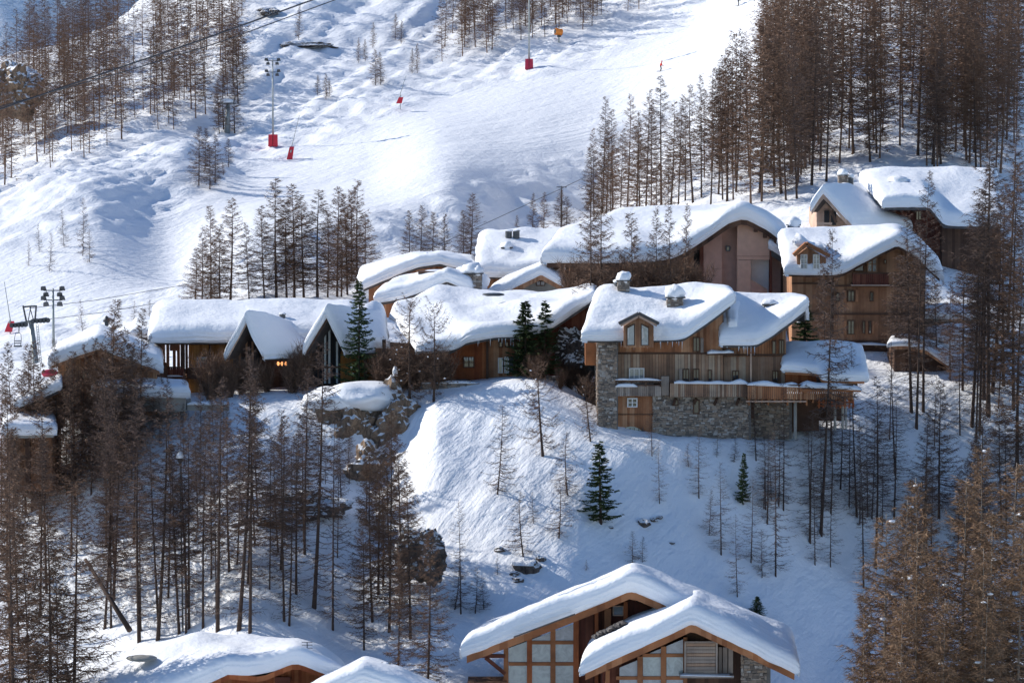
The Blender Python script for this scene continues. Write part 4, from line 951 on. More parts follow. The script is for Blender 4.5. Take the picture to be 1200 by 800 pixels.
# ---- bottom left roofs
h = empty('chalet', foot(300, 860, 206), 'chalet with oval rooflight in its snow roof at the bottom left', 'chalet')
wall(h, [(240, 806), (270, 793), (305, 797), (347, 780), (388, 797)], 880, 206.6, M['wood_red'], back=7)
part_box(h, 322, 793, 340, 800, 206.2, .3, 'wood_maroon', 'beam_end')
roof(h, [[(-10, 880, 205), (60, 858, 205), (150, 833, 205), (235, 804, 205), (268, 789, 205), (306, 793, 205), (347, 776, 205), (375, 787, 205), (402, 800, 205)],
         [(40, 836, 213), (90, 806, 213), (165, 778, 213), (235, 761, 213), (268, 764, 213), (306, 767, 213), (347, 770, 213), (375, 778, 213), (400, 794, 213)],
         [(50, 836, 219), (100, 812, 219), (170, 786, 219), (235, 772, 219), (268, 774, 219), (306, 776, 219), (347, 780, 219), (375, 786, 219), (400, 800, 219)]],
     1.3, seed=26, fascia=M['wood_red'], fh=.35, bulge=.4, nS=50, sm=7)
c = P(166, 769, 209.0); mb = MB(); mb.blob((c.x, c.y, c.z - .1), (1.05, .9, .2), 2, .1, 18, 6); mb.build('rooflight', M['concrete'], h, smooth=True)
an = MB(); a = P(360, 775, 205.6); an.tube([a, a + Vector((0, 0, 1.3))], .03, 6)
for dz in (.9, 1.1, 1.28): an.tube([a + Vector((-.35, 0, dz)), a + Vector((.35, 0, dz))], .02, 5)
an.build('aerial', M['metal_dark'], h)
h = empty('house', foot(430, 900, 197), 'rounded snow roof cut by the bottom edge, left of the glazed chalets', 'house')
part_box(h, 350, 830, 505, 920, 197.5, 6, 'wood_dark', 'wall')
roof(h, [[(325, 850, 196.5), (375, 824, 196.5), (425, 802, 196.5), (470, 815, 196.5), (528, 840, 196.5)], [(340, 838, 204), (385, 812, 204), (428, 792, 204), (470, 803, 204), (520, 826, 204)]], 1.35, seed=27, bulge=.4)
chimney(h, 452, 781, 201, .5, .15, 'stone', .1)

# ================================================================== TREES
def larch_meshes(seed, H=14, cb=.22, rad=1.9, nb=130, ntw=22, trunk_r=.15, tw=.032, dead=14, twig='twig', bark='bark', droop=.25, power=.8, snowy=0):
    rs = np.random.RandomState(seed)
    bend = rs.uniform(-.25, .25, 2); K = 12; T = MB()
    cx = lambda z: np.array([bend[0] * math.sin(z / H * 2.6), bend[1] * math.sin(z / H * 2.1), z])
    zs = [-1.2] + [H * (i / K) ** 1.05 for i in range(K + 1)]
    T.tube([cx(z) for z in zs], [trunk_r * 1.25] + [max(.012, trunk_r * (1 - i / K) ** .85 * (1.15 if i == 0 else 1)) for i in range(K + 1)], 7)
    V = []; F3 = []; F4 = []; SV = []; SF = []
    def branch(z, az, L, el, tws, r0):
        p0 = cx(z); d = np.array([math.cos(az), math.sin(az), 0]); pts = []
        n = 4
        for i in range(n + 1):
            t = i / n; zz = L * (math.tan(el) * t - droop * t * (1 - t) * 1.1 + .16 * t * t)
            side = np.array([-d[1], d[0], 0]) * L * .06 * math.sin(t * 5 + az * 3)
            pts.append(p0 + d * L * t + side + np.array([0, 0, zz]))
        b = len(V)
        for i, p in enumerate(pts):
            r = r0 * (1 - .85 * i / n)
            for k in range(3):
                a = k * 2.094 + az; V.append(p + np.array([-d[1] * math.cos(a) * r, d[0] * math.cos(a) * r, math.sin(a) * r]))
        for i in range(n):
            for k in range(3):
                q = b + i * 3 + k; w = b + i * 3 + (k + 1) % 3; F4.append((q, w, w + 3, q + 3))
        for _ in range(tws):
            t = rs.uniform(.12, 1) ** .85; i = min(n - 1, int(t * n)); f = t * n - i; p = pts[i] * (1 - f) + pts[i + 1] * f
            s = rs.choice([-1, 1]); dd = d * rs.uniform(.2, 1) + np.array([-d[1], d[0], 0]) * s * rs.uniform(.3, 1.1) + np.array([0, 0, rs.uniform(-.75, .35)])
            dd /= np.linalg.norm(dd); l = rs.uniform(.2, .62) * min(1, .45 + L / 2.2); e = p + dd * l
            wv = np.cross(dd, rs.normal(size=3)); wv *= tw / (np.linalg.norm(wv) + 1e-6) * .5
            c = len(V); V.extend([p - wv, p + wv, e]); F3.append((c, c + 1, c + 2))
            # a side spur
            if rs.rand() < .6:
                q = p + dd * l * rs.uniform(.3, .7); d2 = dd + rs.normal(size=3) * .7; d2 /= np.linalg.norm(d2); e2 = q + d2 * l * .5
                c = len(V); V.extend([q - wv * .7, q + wv * .7, e2]); F3.append((c, c + 1, c + 2))
        if snowy and rs.rand() < snowy:
            m_ = MB(); c = pts[2]; m_.blob(tuple(c + np.array([0, 0, .06])), (rs.uniform(.08, .2), rs.uniform(.08, .2), .06), int(rs.randint(99)), .3, 7, 5)
            k0 = len(SV); SV.extend(m_.v); SF.extend([tuple(a + k0 for a in f) for f in m_.f])
    for i in range(nb):
        f = (i + rs.rand()) / nb; z = H * (cb + (1 - cb) * f * .985)
        env = (min(1, .45 + f * 3.2)) * max(.05, (1 - f)) ** power
        L = rad * env * rs.uniform(.55, 1.15) + .1
        branch(z, rs.uniform(0, 6.28), L, R(-14 + 40 * f + rs.uniform(-9, 9)), int(ntw * (.35 + .65 * env)), .012 + .022 * env)
    for i in range(dead):
        z = H * rs.uniform(.06, cb); branch(z, rs.uniform(0, 6.28), rad * rs.uniform(.3, .8), R(rs.uniform(-22, 5)), 4, .018)
    tm = bpy.data.meshes.new('trunk'); tm.from_pydata(T.v, [], T.f); tm.materials.append(M[bark]); tm.shade_smooth()
    nv = len(V); Vv = V + [np.array(q) for q in SV]
    fs = [F3, F4]; me = npmesh('crown', np.array(Vv), fs, [M[twig]])
    sm = None
    if SV:
        sm = bpy.data.meshes.new('snow_tuft'); sm.from_pydata(SV, [], SF); sm.materials.append(M['snow']); sm.shade_smooth()
        me = npmesh('crown', np.array(V), fs, [M[twig]])
    return dict(H=H, trunk=tm, crown=me, snow=sm)
def spruce_meshes(seed, H=7, rad=1.5, whorls=26, per=8, needles=36, snowy=.15, dens=1):
    rs = np.random.RandomState(seed); T = MB(); T.tube([(0, 0, -1), (0, 0, H * .5), (0, 0, H)], [.13, .08, .01], 7)
    V = []; F = []; SV = []; SF = []
    for w in range(whorls):
        f = w / whorls; z = H * (.06 + .93 * f); a0 = rs.uniform(0, 6.28)
        for k in range(per):
            az = a0 + 6.28 * k / per + rs.uniform(-.25, .25); L = rad * (1 - f) ** .8 * rs.uniform(.5, 1.2) + .12
            d = np.array([math.cos(az), math.sin(az), 0]); s = np.array([-d[1], d[0], 0])
            zj = z + rs.uniform(-.22, .22); dr_ = rs.uniform(.2, .55)
            P_ = lambda t: d * L * t + np.array([0, 0, zj - L * dr_ * t + L * .36 * t * t])
            wv = s * .02; c = len(V); V.extend([P_(0) - wv, P_(0) + wv, P_(1)]); F.append((c, c + 1, c + 2))
            for _ in range(int(needles * (.4 + L / rad))):
                t = rs.uniform(.12, 1.02); p = P_(t); dd = d * rs.uniform(.3, 1) + s * rs.uniform(-1, 1) + np.array([0, 0, rs.uniform(-.55, .25)])
                dd /= np.linalg.norm(dd); l = rs.uniform(.14, .34) * (1.25 - .5 * t); wv = np.cross(dd, np.array([0, 0, 1.0]) + rs.normal(size=3) * .6); wv *= .06 / (np.linalg.norm(wv) + 1e-6)
                c = len(V); V.extend([p - wv, p + wv, p + dd * l]); F.append((c, c + 1, c + 2))
            if rs.rand() < snowy:
                m_ = MB(); q = P_(.75); m_.blob(tuple(q + np.array([0, 0, .06])), (.12, .1, .05), int(rs.randint(99)), .3, 7, 5)
                k0 = len(SV); SV.extend(m_.v); SF.extend([tuple(a + k0 for a in f_) for f_ in m_.f])
    tm = bpy.data.meshes.new('trunk'); tm.from_pydata(T.v, [], T.f); tm.materials.append(M['bark'])
    me = npmesh('crown', np.array(V), [F], [M['needle']]); sm = None
    if SV: sm = bpy.data.meshes.new('snow_tuft'); sm.from_pydata(SV, [], SF); sm.materials.append(M['snow']); sm.shade_smooth()
    return dict(H=H, trunk=tm, crown=me, snow=sm)
def shrub_meshes(seed, H=2.2, stems=26, tws=30, twig='twig', spread=.6, tw=.03):
    rs = np.random.RandomState(seed); V = []; F = []
    def sliver(a, b_, w):
        d = b_ - a; wv = np.cross(d, rs.normal(size=3)); wv *= w / (np.linalg.norm(wv) + 1e-6) * .5; c = len(V); V.extend([a - wv, a + wv, b_]); F.append((c, c + 1, c + 2))
    for _ in range(stems):
        az = rs.uniform(0, 6.28); q = rs.uniform(0, 1); d = np.array([math.cos(az) * spread * q, math.sin(az) * spread * q, 1]); d /= np.linalg.norm(d)
        L = H * rs.uniform(.55, 1.05); b0 = np.array([math.cos(az), math.sin(az), 0]) * rs.uniform(0, .35) + np.array([0, 0, -.2]); e = b0 + d * L; sliver(b0, e, .07)
        for _ in range(tws):
            t = rs.uniform(.15, 1); p = b0 + (e - b0) * t; dd = d + rs.normal(size=3) * .65; dd /= np.linalg.norm(dd); sliver(p, p + dd * rs.uniform(.2, .7) * H / 2.2, tw)
    T = MB(); T.tube([(0, 0, -.4), (0, 0, H * .5)], [.05, .02], 5)
    tm = bpy.data.meshes.new('stem'); tm.from_pydata(T.v, [], T.f); tm.materials.append(M['bark'])
    return dict(H=H, trunk=tm, crown=npmesh('branches', np.array(V), [F], [M[twig]]), snow=None)
PR = {
 'tall':  [larch_meshes(101 + i, 16, .20, 2.6, 160, 34, .115, dead=34, twig=['twig', 'twig_grey', 'twig'][i % 3], tw=.038) for i in range(7)],
 'full':  [larch_meshes(121 + i, 14, .10, 2.9, 175, 40, .115, dead=14, twig='twig', tw=.038) for i in range(6)],
 'pole':  [larch_meshes(141 + i, 17, .38, 2.3, 120, 30, .12, dead=64, twig='twig_grey', tw=.036) for i in range(4)],
 'gold':  [larch_meshes(161 + i, 13, .06, 2.3, 230, 42, .09, dead=4, twig='twig_gold', bark='bark_pale', power=.7, snowy=.02) for i in range(4)],
 'young': [larch_meshes(181 + i, 7, .05, 1.7, 85, 16, .055, dead=2, twig='twig_grey', droop=.4, tw=.026) for i in range(5)],
 'rugged': [larch_meshes(201 + i, 9, .12, 3.4, 64, 60, .18, dead=6, twig='twig', droop=.6, power=.35, snowy=.16) for i in range(2)],
 'spruce': [spruce_meshes(221, 9, 2.1, 30, 7, 46, .03), spruce_meshes(222, 6, 1.6, 25, 7, 46, .02), spruce_meshes(223, 7, 1.5, 24, 6, 46, .02)],
 'shrub': [shrub_meshes(241 + i, 2.4, 22, 26) for i in range(3)],
 'thicket': [shrub_meshes(251 + i, 4.2, 60, 46, 'twig', .45, .035) for i in range(3)],
 'thin':  [larch_meshes(261 + i, 12, .16, 2.0, 75, 15, .07, dead=30, twig='twig_grey', tw=.028, droop=.35) for i in range(5)],
 'far':   [larch_meshes(281 + i, 14, .2, 2.7, 125, 12, .08, dead=18, twig='twig', tw=.075) for i in range(4)],
}
KIND = dict(tall='larch_tree', full='larch_tree', pole='larch_tree', gold='larch_tree', young='young_larch', rugged='gnarled_larch', spruce='spruce_tree', shrub='bare_shrub', thicket='bare_shrub', thin='larch_tree', far='larch_tree')
NT = [0]
def put(kind, loc, h, label, group=None, var=None, lean=0, fat=1.0, cat=None):
    rnd = random.Random(NT[0] * 7 + 3); NT[0] += 1
    pr = PR[kind][rnd.randrange(len(PR[kind])) if var is None else var % len(PR[kind])]
    s = h / pr['H']
    r = empty(KIND[kind], loc, label, cat or ('shrub' if kind in ('shrub', 'thicket') else 'tree'), group)
    w = s * fat * rnd.uniform(.78, 1.25); r.scale = (w, w, s); r.rotation_euler = (rnd.uniform(-.035, .035), lean + rnd.uniform(-.035, .035), rnd.uniform(0, 6.28) if abs(lean) < .04 else 0)
    for nm in ('trunk', 'crown', 'snow'):
        if pr[nm] is None: continue
        o = bpy.data.objects.new({'trunk': 'trunk', 'crown': 'crown', 'snow': 'snow_tuft'}[nm], pr[nm]); COL.objects.link(o); o.parent = r
        if nm == 'snow': o['kind'] = 'stuff'
    return r
def tree_y(kind, px, Y, top, label, group=None, **k):
    b_ = ongr(px, Y); t = P(px, top, Y).z; return put(kind, b_, max(1.2, t - b_.z), label, group, **k)
def tree_b(kind, px, by, top, label, group=None, **k):
    b_ = hit(px, by)
    if b_ is None: return None
    t = P(px, top, b_.y).z; return put(kind, b_, max(.8, t - b_.z), label, group, **k)
def inpoly(x, y, poly):
    c = False; j = len(poly) - 1
    for i in range(len(poly)):
        if (poly[i][1] > y) != (poly[j][1] > y) and x < (poly[j][0] - poly[i][0]) * (y - poly[i][1]) / (poly[j][1] - poly[i][1]) + poly[i][0]: c = not c
        j = i
    return c
ORD = ['first', 'second', 'third', 'fourth', 'fifth', 'sixth', 'seventh', 'eighth', 'ninth', 'tenth', 'eleventh', 'twelfth', 'thirteenth', 'fourteenth', 'fifteenth', 'sixteenth', 'seventeenth', 'eighteenth', 'nineteenth', 'twentieth', 'twenty first', 'twenty second', 'twenty third', 'twenty fourth', 'twenty fifth', 'twenty sixth']
def row(kind, items, what, group, **k):
    """items (px, base, top); each gets its place in the row from the left"""
    items = sorted(items, key=lambda q: q[0])
    for i, it in enumerate(items):
        tree_b(it[3] if len(it) > 3 else kind, it[0], it[1], it[2], '%s from the left of %s' % (ORD[i], what), group, **k)
FARV = []; FARF3 = []; FARF4 = []; FARM = []
def bake(kind, loc, h):
    """add one more tree to the joined far wood"""
    rnd = random.Random(NT[0] * 7 + 3); NT[0] += 1; pr = PR['far'][rnd.randrange(4)]; s = h / pr['H']; a = rnd.uniform(0, 6.28); w = s * rnd.uniform(1.0, 1.4)
    for me in (pr['trunk'], pr['crown']):
        V = np.empty(len(me.vertices) * 3, np.float32); me.vertices.foreach_get('co', V); V = V.reshape(-1, 3); c, d = math.cos(a), math.sin(a)
        V = np.stack([(V[:, 0] * c - V[:, 1] * d) * w + loc[0], (V[:, 0] * d + V[:, 1] * c) * w + loc[1], V[:, 2] * s + loc[2]], -1)
        off = sum(len(v) for v in FARV); FARV.append(V)
        lv = np.empty(len(me.loops), np.int32); me.loops.foreach_get('vertex_index', lv); ls = np.empty(len(me.polygons), np.int32); lt = np.empty(len(me.polygons), np.int32)
        me.polygons.foreach_get('loop_start', ls); me.polygons.foreach_get('loop_total', lt)
        for k, A in ((3, FARF3), (4, FARF4)):
            q = ls[lt == k]
            if len(q): A.append(lv[q[:, None] + np.arange(k)[None]] + off)
RANK = ['lowest', 'second lowest', 'third lowest', 'fourth lowest', 'fifth lowest', 'sixth lowest', 'seventh lowest', 'eighth lowest']
def grove(kind, poly, n, hr, label, group, seed, md=(7, 9), kinds=None, Y0=165, place='', maxtop=None, fat=1.0, per=16):
    """scatter n trees whose feet the photograph shows inside poly; label them rank by rank"""
    rnd = random.Random(seed); xs = [p[0] for p in poly]; ys = [p[1] for p in poly]; pts = []; tries = 0; out = []
    while len(pts) < n and tries < n * 60:
        tries += 1; x = rnd.uniform(min(xs), max(xs)); y = rnd.uniform(min(ys), max(ys))
        if not inpoly(x, y, poly): continue
        if any(abs(x - a) < md[0] and abs(y - c) < md[1] for a, c in pts): continue
        b_ = hit(x, y, Y0)
        if b_ is None: continue
        pts.append((x, y)); hh = rnd.uniform(*hr)
        if maxtop: hh = max(4.0, min(hh, P(x, lin(maxtop, x) + rnd.uniform(0, 45), b_.y).z - b_.z))
        out.append((rnd.choice(kinds) if kinds else kind, b_, hh, x, y))
    if kind == 'far':
        for kd, b_, hh, x, y in out: bake(kd, b_, hh)
        return
    out.sort(key=lambda q: -q[4])
    for r in range(0, len(out), per):
        for i, (kd, b_, hh, x, y) in enumerate(sorted(out[r:r + per], key=lambda q: q[3])):
            put(kd, b_, hh, '%s, %s from left in the %s rank of %s' % (label, ORD[i], RANK[r // per], place), group, fat=fat)
def series(kind, items, what, group, **k):
    items = sorted(items, key=lambda q: q[0])
    for i, it in enumerate(items): tree_y(it[3] if len(it) > 3 else kind, it[0], it[1], it[2], '%s from the left of %s' % (ORD[i], what), group, **k)

# ---- spruces (the only green trees)
tree_y('spruce', 420, 253.6, 326, 'dark green spruce standing right of the steep pointed snow gable, tallest evergreen', var=0, fat=.95)
tree_y('spruce', 616, 253.2, 352, 'green spruce, left one of the pair before the red brown house', 'paired spruces', var=1, fat=1.05)
tree_y('spruce', 638, 254, 351, 'green spruce, right one of the pair before the red brown house', 'paired spruces', var=2, fat=1.1)
tree_b('spruce', 704, 617, 515, 'green spruce alone on the snow slope below the stone pillar', var=2, fat=1.0)
tree_b('spruce', 870, 590, 530, 'small dark spruce on the shaded slope under the long balcony', var=1, fat=.8)
tree_y('spruce', 943, 258, 355, 'dark spruce squeezed between the central chalet and the tall brown chalet', var=2, fat=1.1)
tree_b('spruce', 887, 722, 698, 'tiny snow dusted spruce above the right glazed chalet roof', var=1, fat=2.0)

# ---- single trees and small rows on the knoll and the shaded slope
tree_b('rugged', 636, 535, 425, 'gnarled larch with drooping boughs at the top of the sunny snow knoll', lean=-.05, fat=1.0)
tree_b('rugged', 692, 520, 440, 'old leaning larch hugging the left side of the stone pillar', lean=-.08, fat=.8)
tree_y('rugged', 462, 250.5, 400, 'gnarled snow laden larch on the cliff edge left of the retaining wall', var=1, fat=1.2)
tree_y('rugged', 508, 250.0, 355, 'slim bare larch before the red brown house, right of the snow laden one', var=0, fat=.7)
tree_y('rugged', 480, 250.4, 350, 'bushy larch in front of the broad snow roof, left of the slim one', var=1, fat=.8)
row('young', [(583, 580, 474), (540, 722, 586, 'thin'), (533, 716, 650), (557, 718, 663), (567, 716, 676), (583, 676, 650), (613, 655, 575), (625, 616, 576), (655, 633, 560), (665, 580, 505), (687, 670, 655)],
    'the small larches on the snow below the knoll', 'small larches below the knoll', fat=1.3)
row('thin', [(741, 661, 622, 'young'), (753, 661, 628, 'young'), (764, 537, 480), (773, 590, 514), (807, 552, 519, 'young'), (819, 586, 500), (831, 627, 572, 'young'), (840, 538, 494), (845, 651, 541), (864, 702, 602), (860, 548, 513, 'young'), (880, 664, 560), (893, 678, 619, 'young'), (886, 540, 450),
             (895, 599, 521), (904, 587, 511), (909, 675, 500), (918, 604, 447), (949, 636, 480), (955, 664, 558)],
    'the thin bare larches on the blue shaded slope', 'thin larches on the shaded slope', fat=1.25)
tree_b('pole', 962, 631, 268, 'tall larch whose trunk crosses in front of the low annex roof', fat=.9)
tree_y('tall', 968, 262, 300, 'larch with fine branches before the dormer of the tall brown chalet', fat=.9)
grove('thin', [(890, 560), (950, 518), (1050, 510), (1052, 655), (975, 668), (900, 640)], 15, (6, 9.5), 'slim dark larch', 'slim larches below the annex', 57, (11, 14), place='the annex slope', fat=1.3)
row('pole', [(995, 600, 430, 'thin'), (1004, 609, 400, 'thin'), (1012, 690, 500), (1017, 610, 470, 'thin'), (1026, 666, 440), (1034, 632, 520, 'thin'), (1049, 560, 400, 'thin')],
    'the dark larches right of the annex', 'dark larches right of the annex')
row('pole', [(1068, 485, 250), (1074, 502, 262), (1082, 483, 200), (1095, 522, 430, 'thin'), (1125, 512, 380, 'thin'), (1139, 500, 240), (1144, 515, 300), (1148, 507, 210), (1153, 470, 190), (1158, 490, 150), (1181, 392, 120), (1170, 480, 330)],
    'the tall dark trunks at the right edge of the houses', 'tall trunks right of the houses')
grove('full', [(1040, 610), (1210, 560), (1210, 700), (1060, 720)], 16, (8, 12), 'dark larch', 'larches in the right hand thicket', 5, (9, 9), kinds=['full', 'tall', 'pole'], place='the right thicket')
series('gold', [(1035, 206, 600), (1052, 210, 585), (1085, 203, 622), (1100, 207, 640), (1128, 208, 560), (1140, 202, 640), (1165, 206, 600), (1180, 210, 540), (1196, 203, 610), (1018, 204, 690), (1060, 200, 700), (1112, 200, 700), (1160, 199, 700), (1205, 207, 560), (1078, 212, 560), (1150, 214, 520)], 'the golden larches at the bottom right corner', 'golden larches bottom right')
series('full', [(1130, 262, 300), (1115, 264, 330), (1165, 262, 250), (1178, 264, 215), (1190, 260, 190), (1150, 268, 290), (1100, 268, 320), (1195, 254, 300), (1075, 268, 300), (1050, 268, 318)], 'the bushy larches among the houses at the right edge', 'bushy larches right edge', fat=1.1)
# thickets in front of the houses
for i, (x, Y, t, k) in enumerate([(690, 262, 215, 'tall'), (703, 266, 190, 'tall'), (742, 264, 248, 'full'), (772, 265, 242, 'tall'), (790, 264, 240, 'tall'), (796, 268, 238, 'tall')]):
    tree_y(k, x, Y, t, '%s from the left of the larches silhouetted on the plastered house roof' % ORD[i], 'larches before the plastered house', fat=.8)
#grove('thicket', [(668, 396), (820, 396), (820, 408), (668, 408)], 1, (3, 4), 'brown thicket behind the central chalet roof', None, 3)
for i, x in enumerate(range(672, 822, 13)):
    b_ = P(x, 350, 271 + (i % 3)); put('thicket', b_ - Vector((0, 0, .6)), random.uniform(3.2, 4.2), '%s from the left of the brown hedge bushes left of the pink plaster' % ORD[i], 'hedge before the plastered house')
for i, x in enumerate([246, 255, 268, 282, 296, 312, 342, 356]):
    b_ = ongr(x, 255 + (i % 2) * .8); put('thicket', b_, random.uniform(2.6, 4.4), '%s from the left of the bushes before the gable with orange lamps' % ORD[i], 'bushes before the steep gable')
for i, x in enumerate([448, 456, 466, 476, 488, 498, 510, 520]):
    b_ = ongr(x, 252.6 + (i % 2) * .5); put('thicket', b_, random.uniform(2.2, 3.6), '%s from the left of the tangled bushes left of the retaining wall' % ORD[i], 'bushes on the cliff top')
for i, (x, Y, hh) in enumerate([(618, 253.2, 1.6), (627, 251.8, 2.0), (634, 252.8, 2.4), (657, 251.2, 1.7), (668, 256, 2.6), (682, 256, 3.0), (690, 252, 2.2), (700, 250.5, 2.6)]):
    put('thicket', ongr(x, Y), hh, '%s from the left of the brown bushes between paired spruces and stone pillar' % ORD[i], 'bushes at the knoll top')

# ---- larches behind the roofs in the middle
row('full', [(228, 368, 290), (258, 362, 262), (310, 352, 240), (400, 348, 258), (236, 372, 272), (247, 368, 240), (270, 355, 232), (292, 352, 262), (324, 350, 208), (336, 350, 236), (345, 349, 215), (356, 349, 228), (372, 349, 222), (384, 349, 246), (395, 348, 218), (407, 346, 226), (419, 345, 210), (428, 340, 250), (412, 330, 222)],
    'the larches standing behind the long house', 'larches behind the long house', fat=1.35)
row('full', [(480, 315, 246), (492, 316, 240), (506, 318, 248), (521, 318, 250), (550, 318, 226), (543, 316, 246), (623, 285, 226), (606, 282, 252), (636, 290, 225), (658, 290, 222), (664, 290, 230)],
    'the larches peeking over the roofs in the middle', 'larches over the middle roofs', fat=1.25)
row('tall', [(812, 238, 98), (822, 232, 86), (833, 240, 78), (842, 228, 66), (852, 236, 58), (696, 255, 150), (763, 250, 118), (710, 258, 150, 'full'), (750, 260, 150, 'full'), (706, 250, 112), (718, 246, 128), (716, 262, 170), (735, 248, 110), (757, 246, 104), (746, 256, 130), (775, 244, 88), (786, 246, 118), (795, 240, 110), (770, 258, 180, 'full'), (783, 262, 178, 'full'), (692, 262, 170), (727, 262, 150), (803, 236, 130)],
    'the larches between the piste and the plastered house', 'larches above the plastered house', fat=1.1)
row('thin', [(97, 393, 350, 'young'), (157, 375, 352, 'young'), (175, 372, 350, 'young'), (46, 236 + 60, 262, 'young'), (75, 290, 245, 'young'), (97, 300, 232, 'young'), (58, 318, 272, 'young'), (33, 312, 282, 'young'), (105, 308, 268, 'young')],
    'the small trees scattered over the left snow slope', 'scattered trees on the left slope')
row('full', [(233, 218, 148), (240, 200, 150), (252, 215, 158), (246, 222, 170), (262, 205, 190), (268, 196, 162)], 'the clump below the grey lift tower', 'clump below the lift tower', fat=1.4)
for i, (x, y, t) in enumerate([(285, 97, 35), (275, 155, 100), (279, 120, 50), (257, 155, 96), (262, 150, 80), (350, 45, 10), (372, 110, 92), (382, 115, 90), (386, 112, 96), (420, 72, 48), (428, 70, 50), (440, 98, 62), (446, 98, 65), (437, 55, 30), (463, 45, 20), (470, 50, 28), (483, 85, 60), (489, 84, 55)]):
    tree_b('full', x, y + 2, t - 4, '%s from the left of the lone little trees on the upper sunny slope' % ORD[i], 'lone trees on the upper slope', fat=1.15)

# ---- woods
grove('far', [(-20, 225), (60, 200), (110, 182), (200, 160), (270, 128), (285, 60), (300, 0), (215, -5), (160, 15), (90, 45), (20, 80), (-20, 140)], 150, (9, 16), None, None, 21, (4, 5))
grove('far', [(512, 78), (560, 66), (640, 48), (700, 30), (700, 5), (640, 8), (560, 20), (512, 50)], 48, (9, 14), None, None, 22, (4, 5))
grove('far', [(660, 30), (770, 12), (800, -5), (700, -20), (650, 0)], 12, (9, 13), None, None, 23, (6, 5))
grove('far', [(806, 232), (830, 190), (860, 130), (900, 90), (1000, 60), (1210, 60), (1210, 230), (1165, 205), (1000, 200), (950, 235), (880, 240)], 46, (15, 21), None, None, 24, (7, 8), maxtop=[(790, 92), (820, 70), (850, 40), (885, -5), (920, -90), (1210, -260)])
grove('tall', [(812, 238), (840, 205), (960, 180), (1170, 176), (1172, 203), (1000, 200), (950, 234), (880, 243)], 26, (13, 19), 'lower edge larch', 'lower edge of the top right wood', 47, (9, 5), place='the top right wood', kinds=['tall', 'pole', 'full'], maxtop=[(790, 92), (820, 70), (850, 40), (885, -5), (920, -90), (1210, -260)])
grove('far', [(830, 215), (850, 160), (900, 90), (1210, 60), (1210, 200), (1000, 195), (900, 225)], 60, (13, 20), None, None, 44, (6, 6), maxtop=[(790, 92), (820, 70), (850, 40), (885, -5), (920, -90), (1210, -260)])
grove('far', [(880, 90), (900, 10), (1210, -30), (1210, 60), (1000, 60)], 50, (14, 19), None, None, 25, (7, 8), maxtop=[(790, 92), (820, 70), (850, 40), (885, -5), (920, -90), (1210, -260)])
row('pole', [(280, 741, 430), (293, 744, 405), (316, 691, 500, 'thin'), (333, 730, 480), (339, 734, 520, 'thin'), (357, 650, 430), (368, 713, 400), (390, 740, 470, 'thin'), (255, 740, 440), (238, 738, 480), (210, 743, 520), (185, 750, 450), (163, 752, 470), (218, 742, 560)],
    'the dark trunks standing above the rooflight roof', 'dark trunks above the rooflight roof')
grove('full', [(-10, 560), (60, 540), (200, 500), (330, 500), (440, 560), (470, 640), (460, 700), (380, 700), (250, 735), (120, 760), (-10, 790)], 64, (11, 16), 'brown larch', 'wood below the left houses', 26, (7, 12), kinds=['pole', 'full', 'tall', 'pole'], place='the left wood', maxtop=[(-20, 400), (60, 395), (150, 380), (195, 440), (250, 462), (340, 478), (400, 500), (440, 500), (480, 520)])
series('full', [(12, 205, 560), (28, 208, 610), (50, 206, 600), (60, 209, 640), (5, 210, 500), (78, 208, 560)], 'the foremost larches at the bottom left corner', 'foremost larches bottom left')
grove('full', [(60, 500), (250, 492), (330, 492), (330, 520), (60, 540)], 10, (5, 7.5), 'bushy larch', 'larches close below the left houses', 27, (9, 8), kinds=['full', 'full', 'tall'], place='the trees under the brown gable', maxtop=[(60, 400), (150, 410), (200, 455), (260, 430), (340, 440)])
series('full', [(125, 248, 372), (129, 246, 350), (15, 249, 400), (34, 248, 398), (142, 247, 385), (163, 249, 360), (110, 248, 395), (92, 249, 402), (75, 248, 440), (150, 248, 400), (104, 247, 420), (120, 247, 400), (85, 247, 410)], 'the larches hiding the brown gable', 'larches before the brown gable', fat=.9)
series('full', [(435, 226, 520), (455, 224, 480), (470, 228, 500), (448, 230, 540), (480, 222, 560), (425, 222, 600), (500, 214, 620), (465, 216, 640)], 'the dense larches in the gully beside the knoll', 'larches in the gully', fat=.95)
fo = bpy.data.objects.new('distant_wood', npmesh('distant_wood', np.concatenate(FARV), [np.concatenate(FARF3), np.concatenate(FARF4)], [M['twig']])); COL.objects.link(fo)
tag(fo, 'distant bare larch woods on the ridge, along the ski run and highest at the right', 'wood', kind='stuff')
# a fallen trunk leaning among the trees
ft = MB(); ft.tube([P(100, 655, 222), P(125, 695, 219), P(152, 738, 216)], [.12, .15, .2], 7); ft.build('fallen_trunk', M['bark'], None, 'broken larch trunk leaning diagonally in the lower left wood', smooth=True, cat='tree trunk')

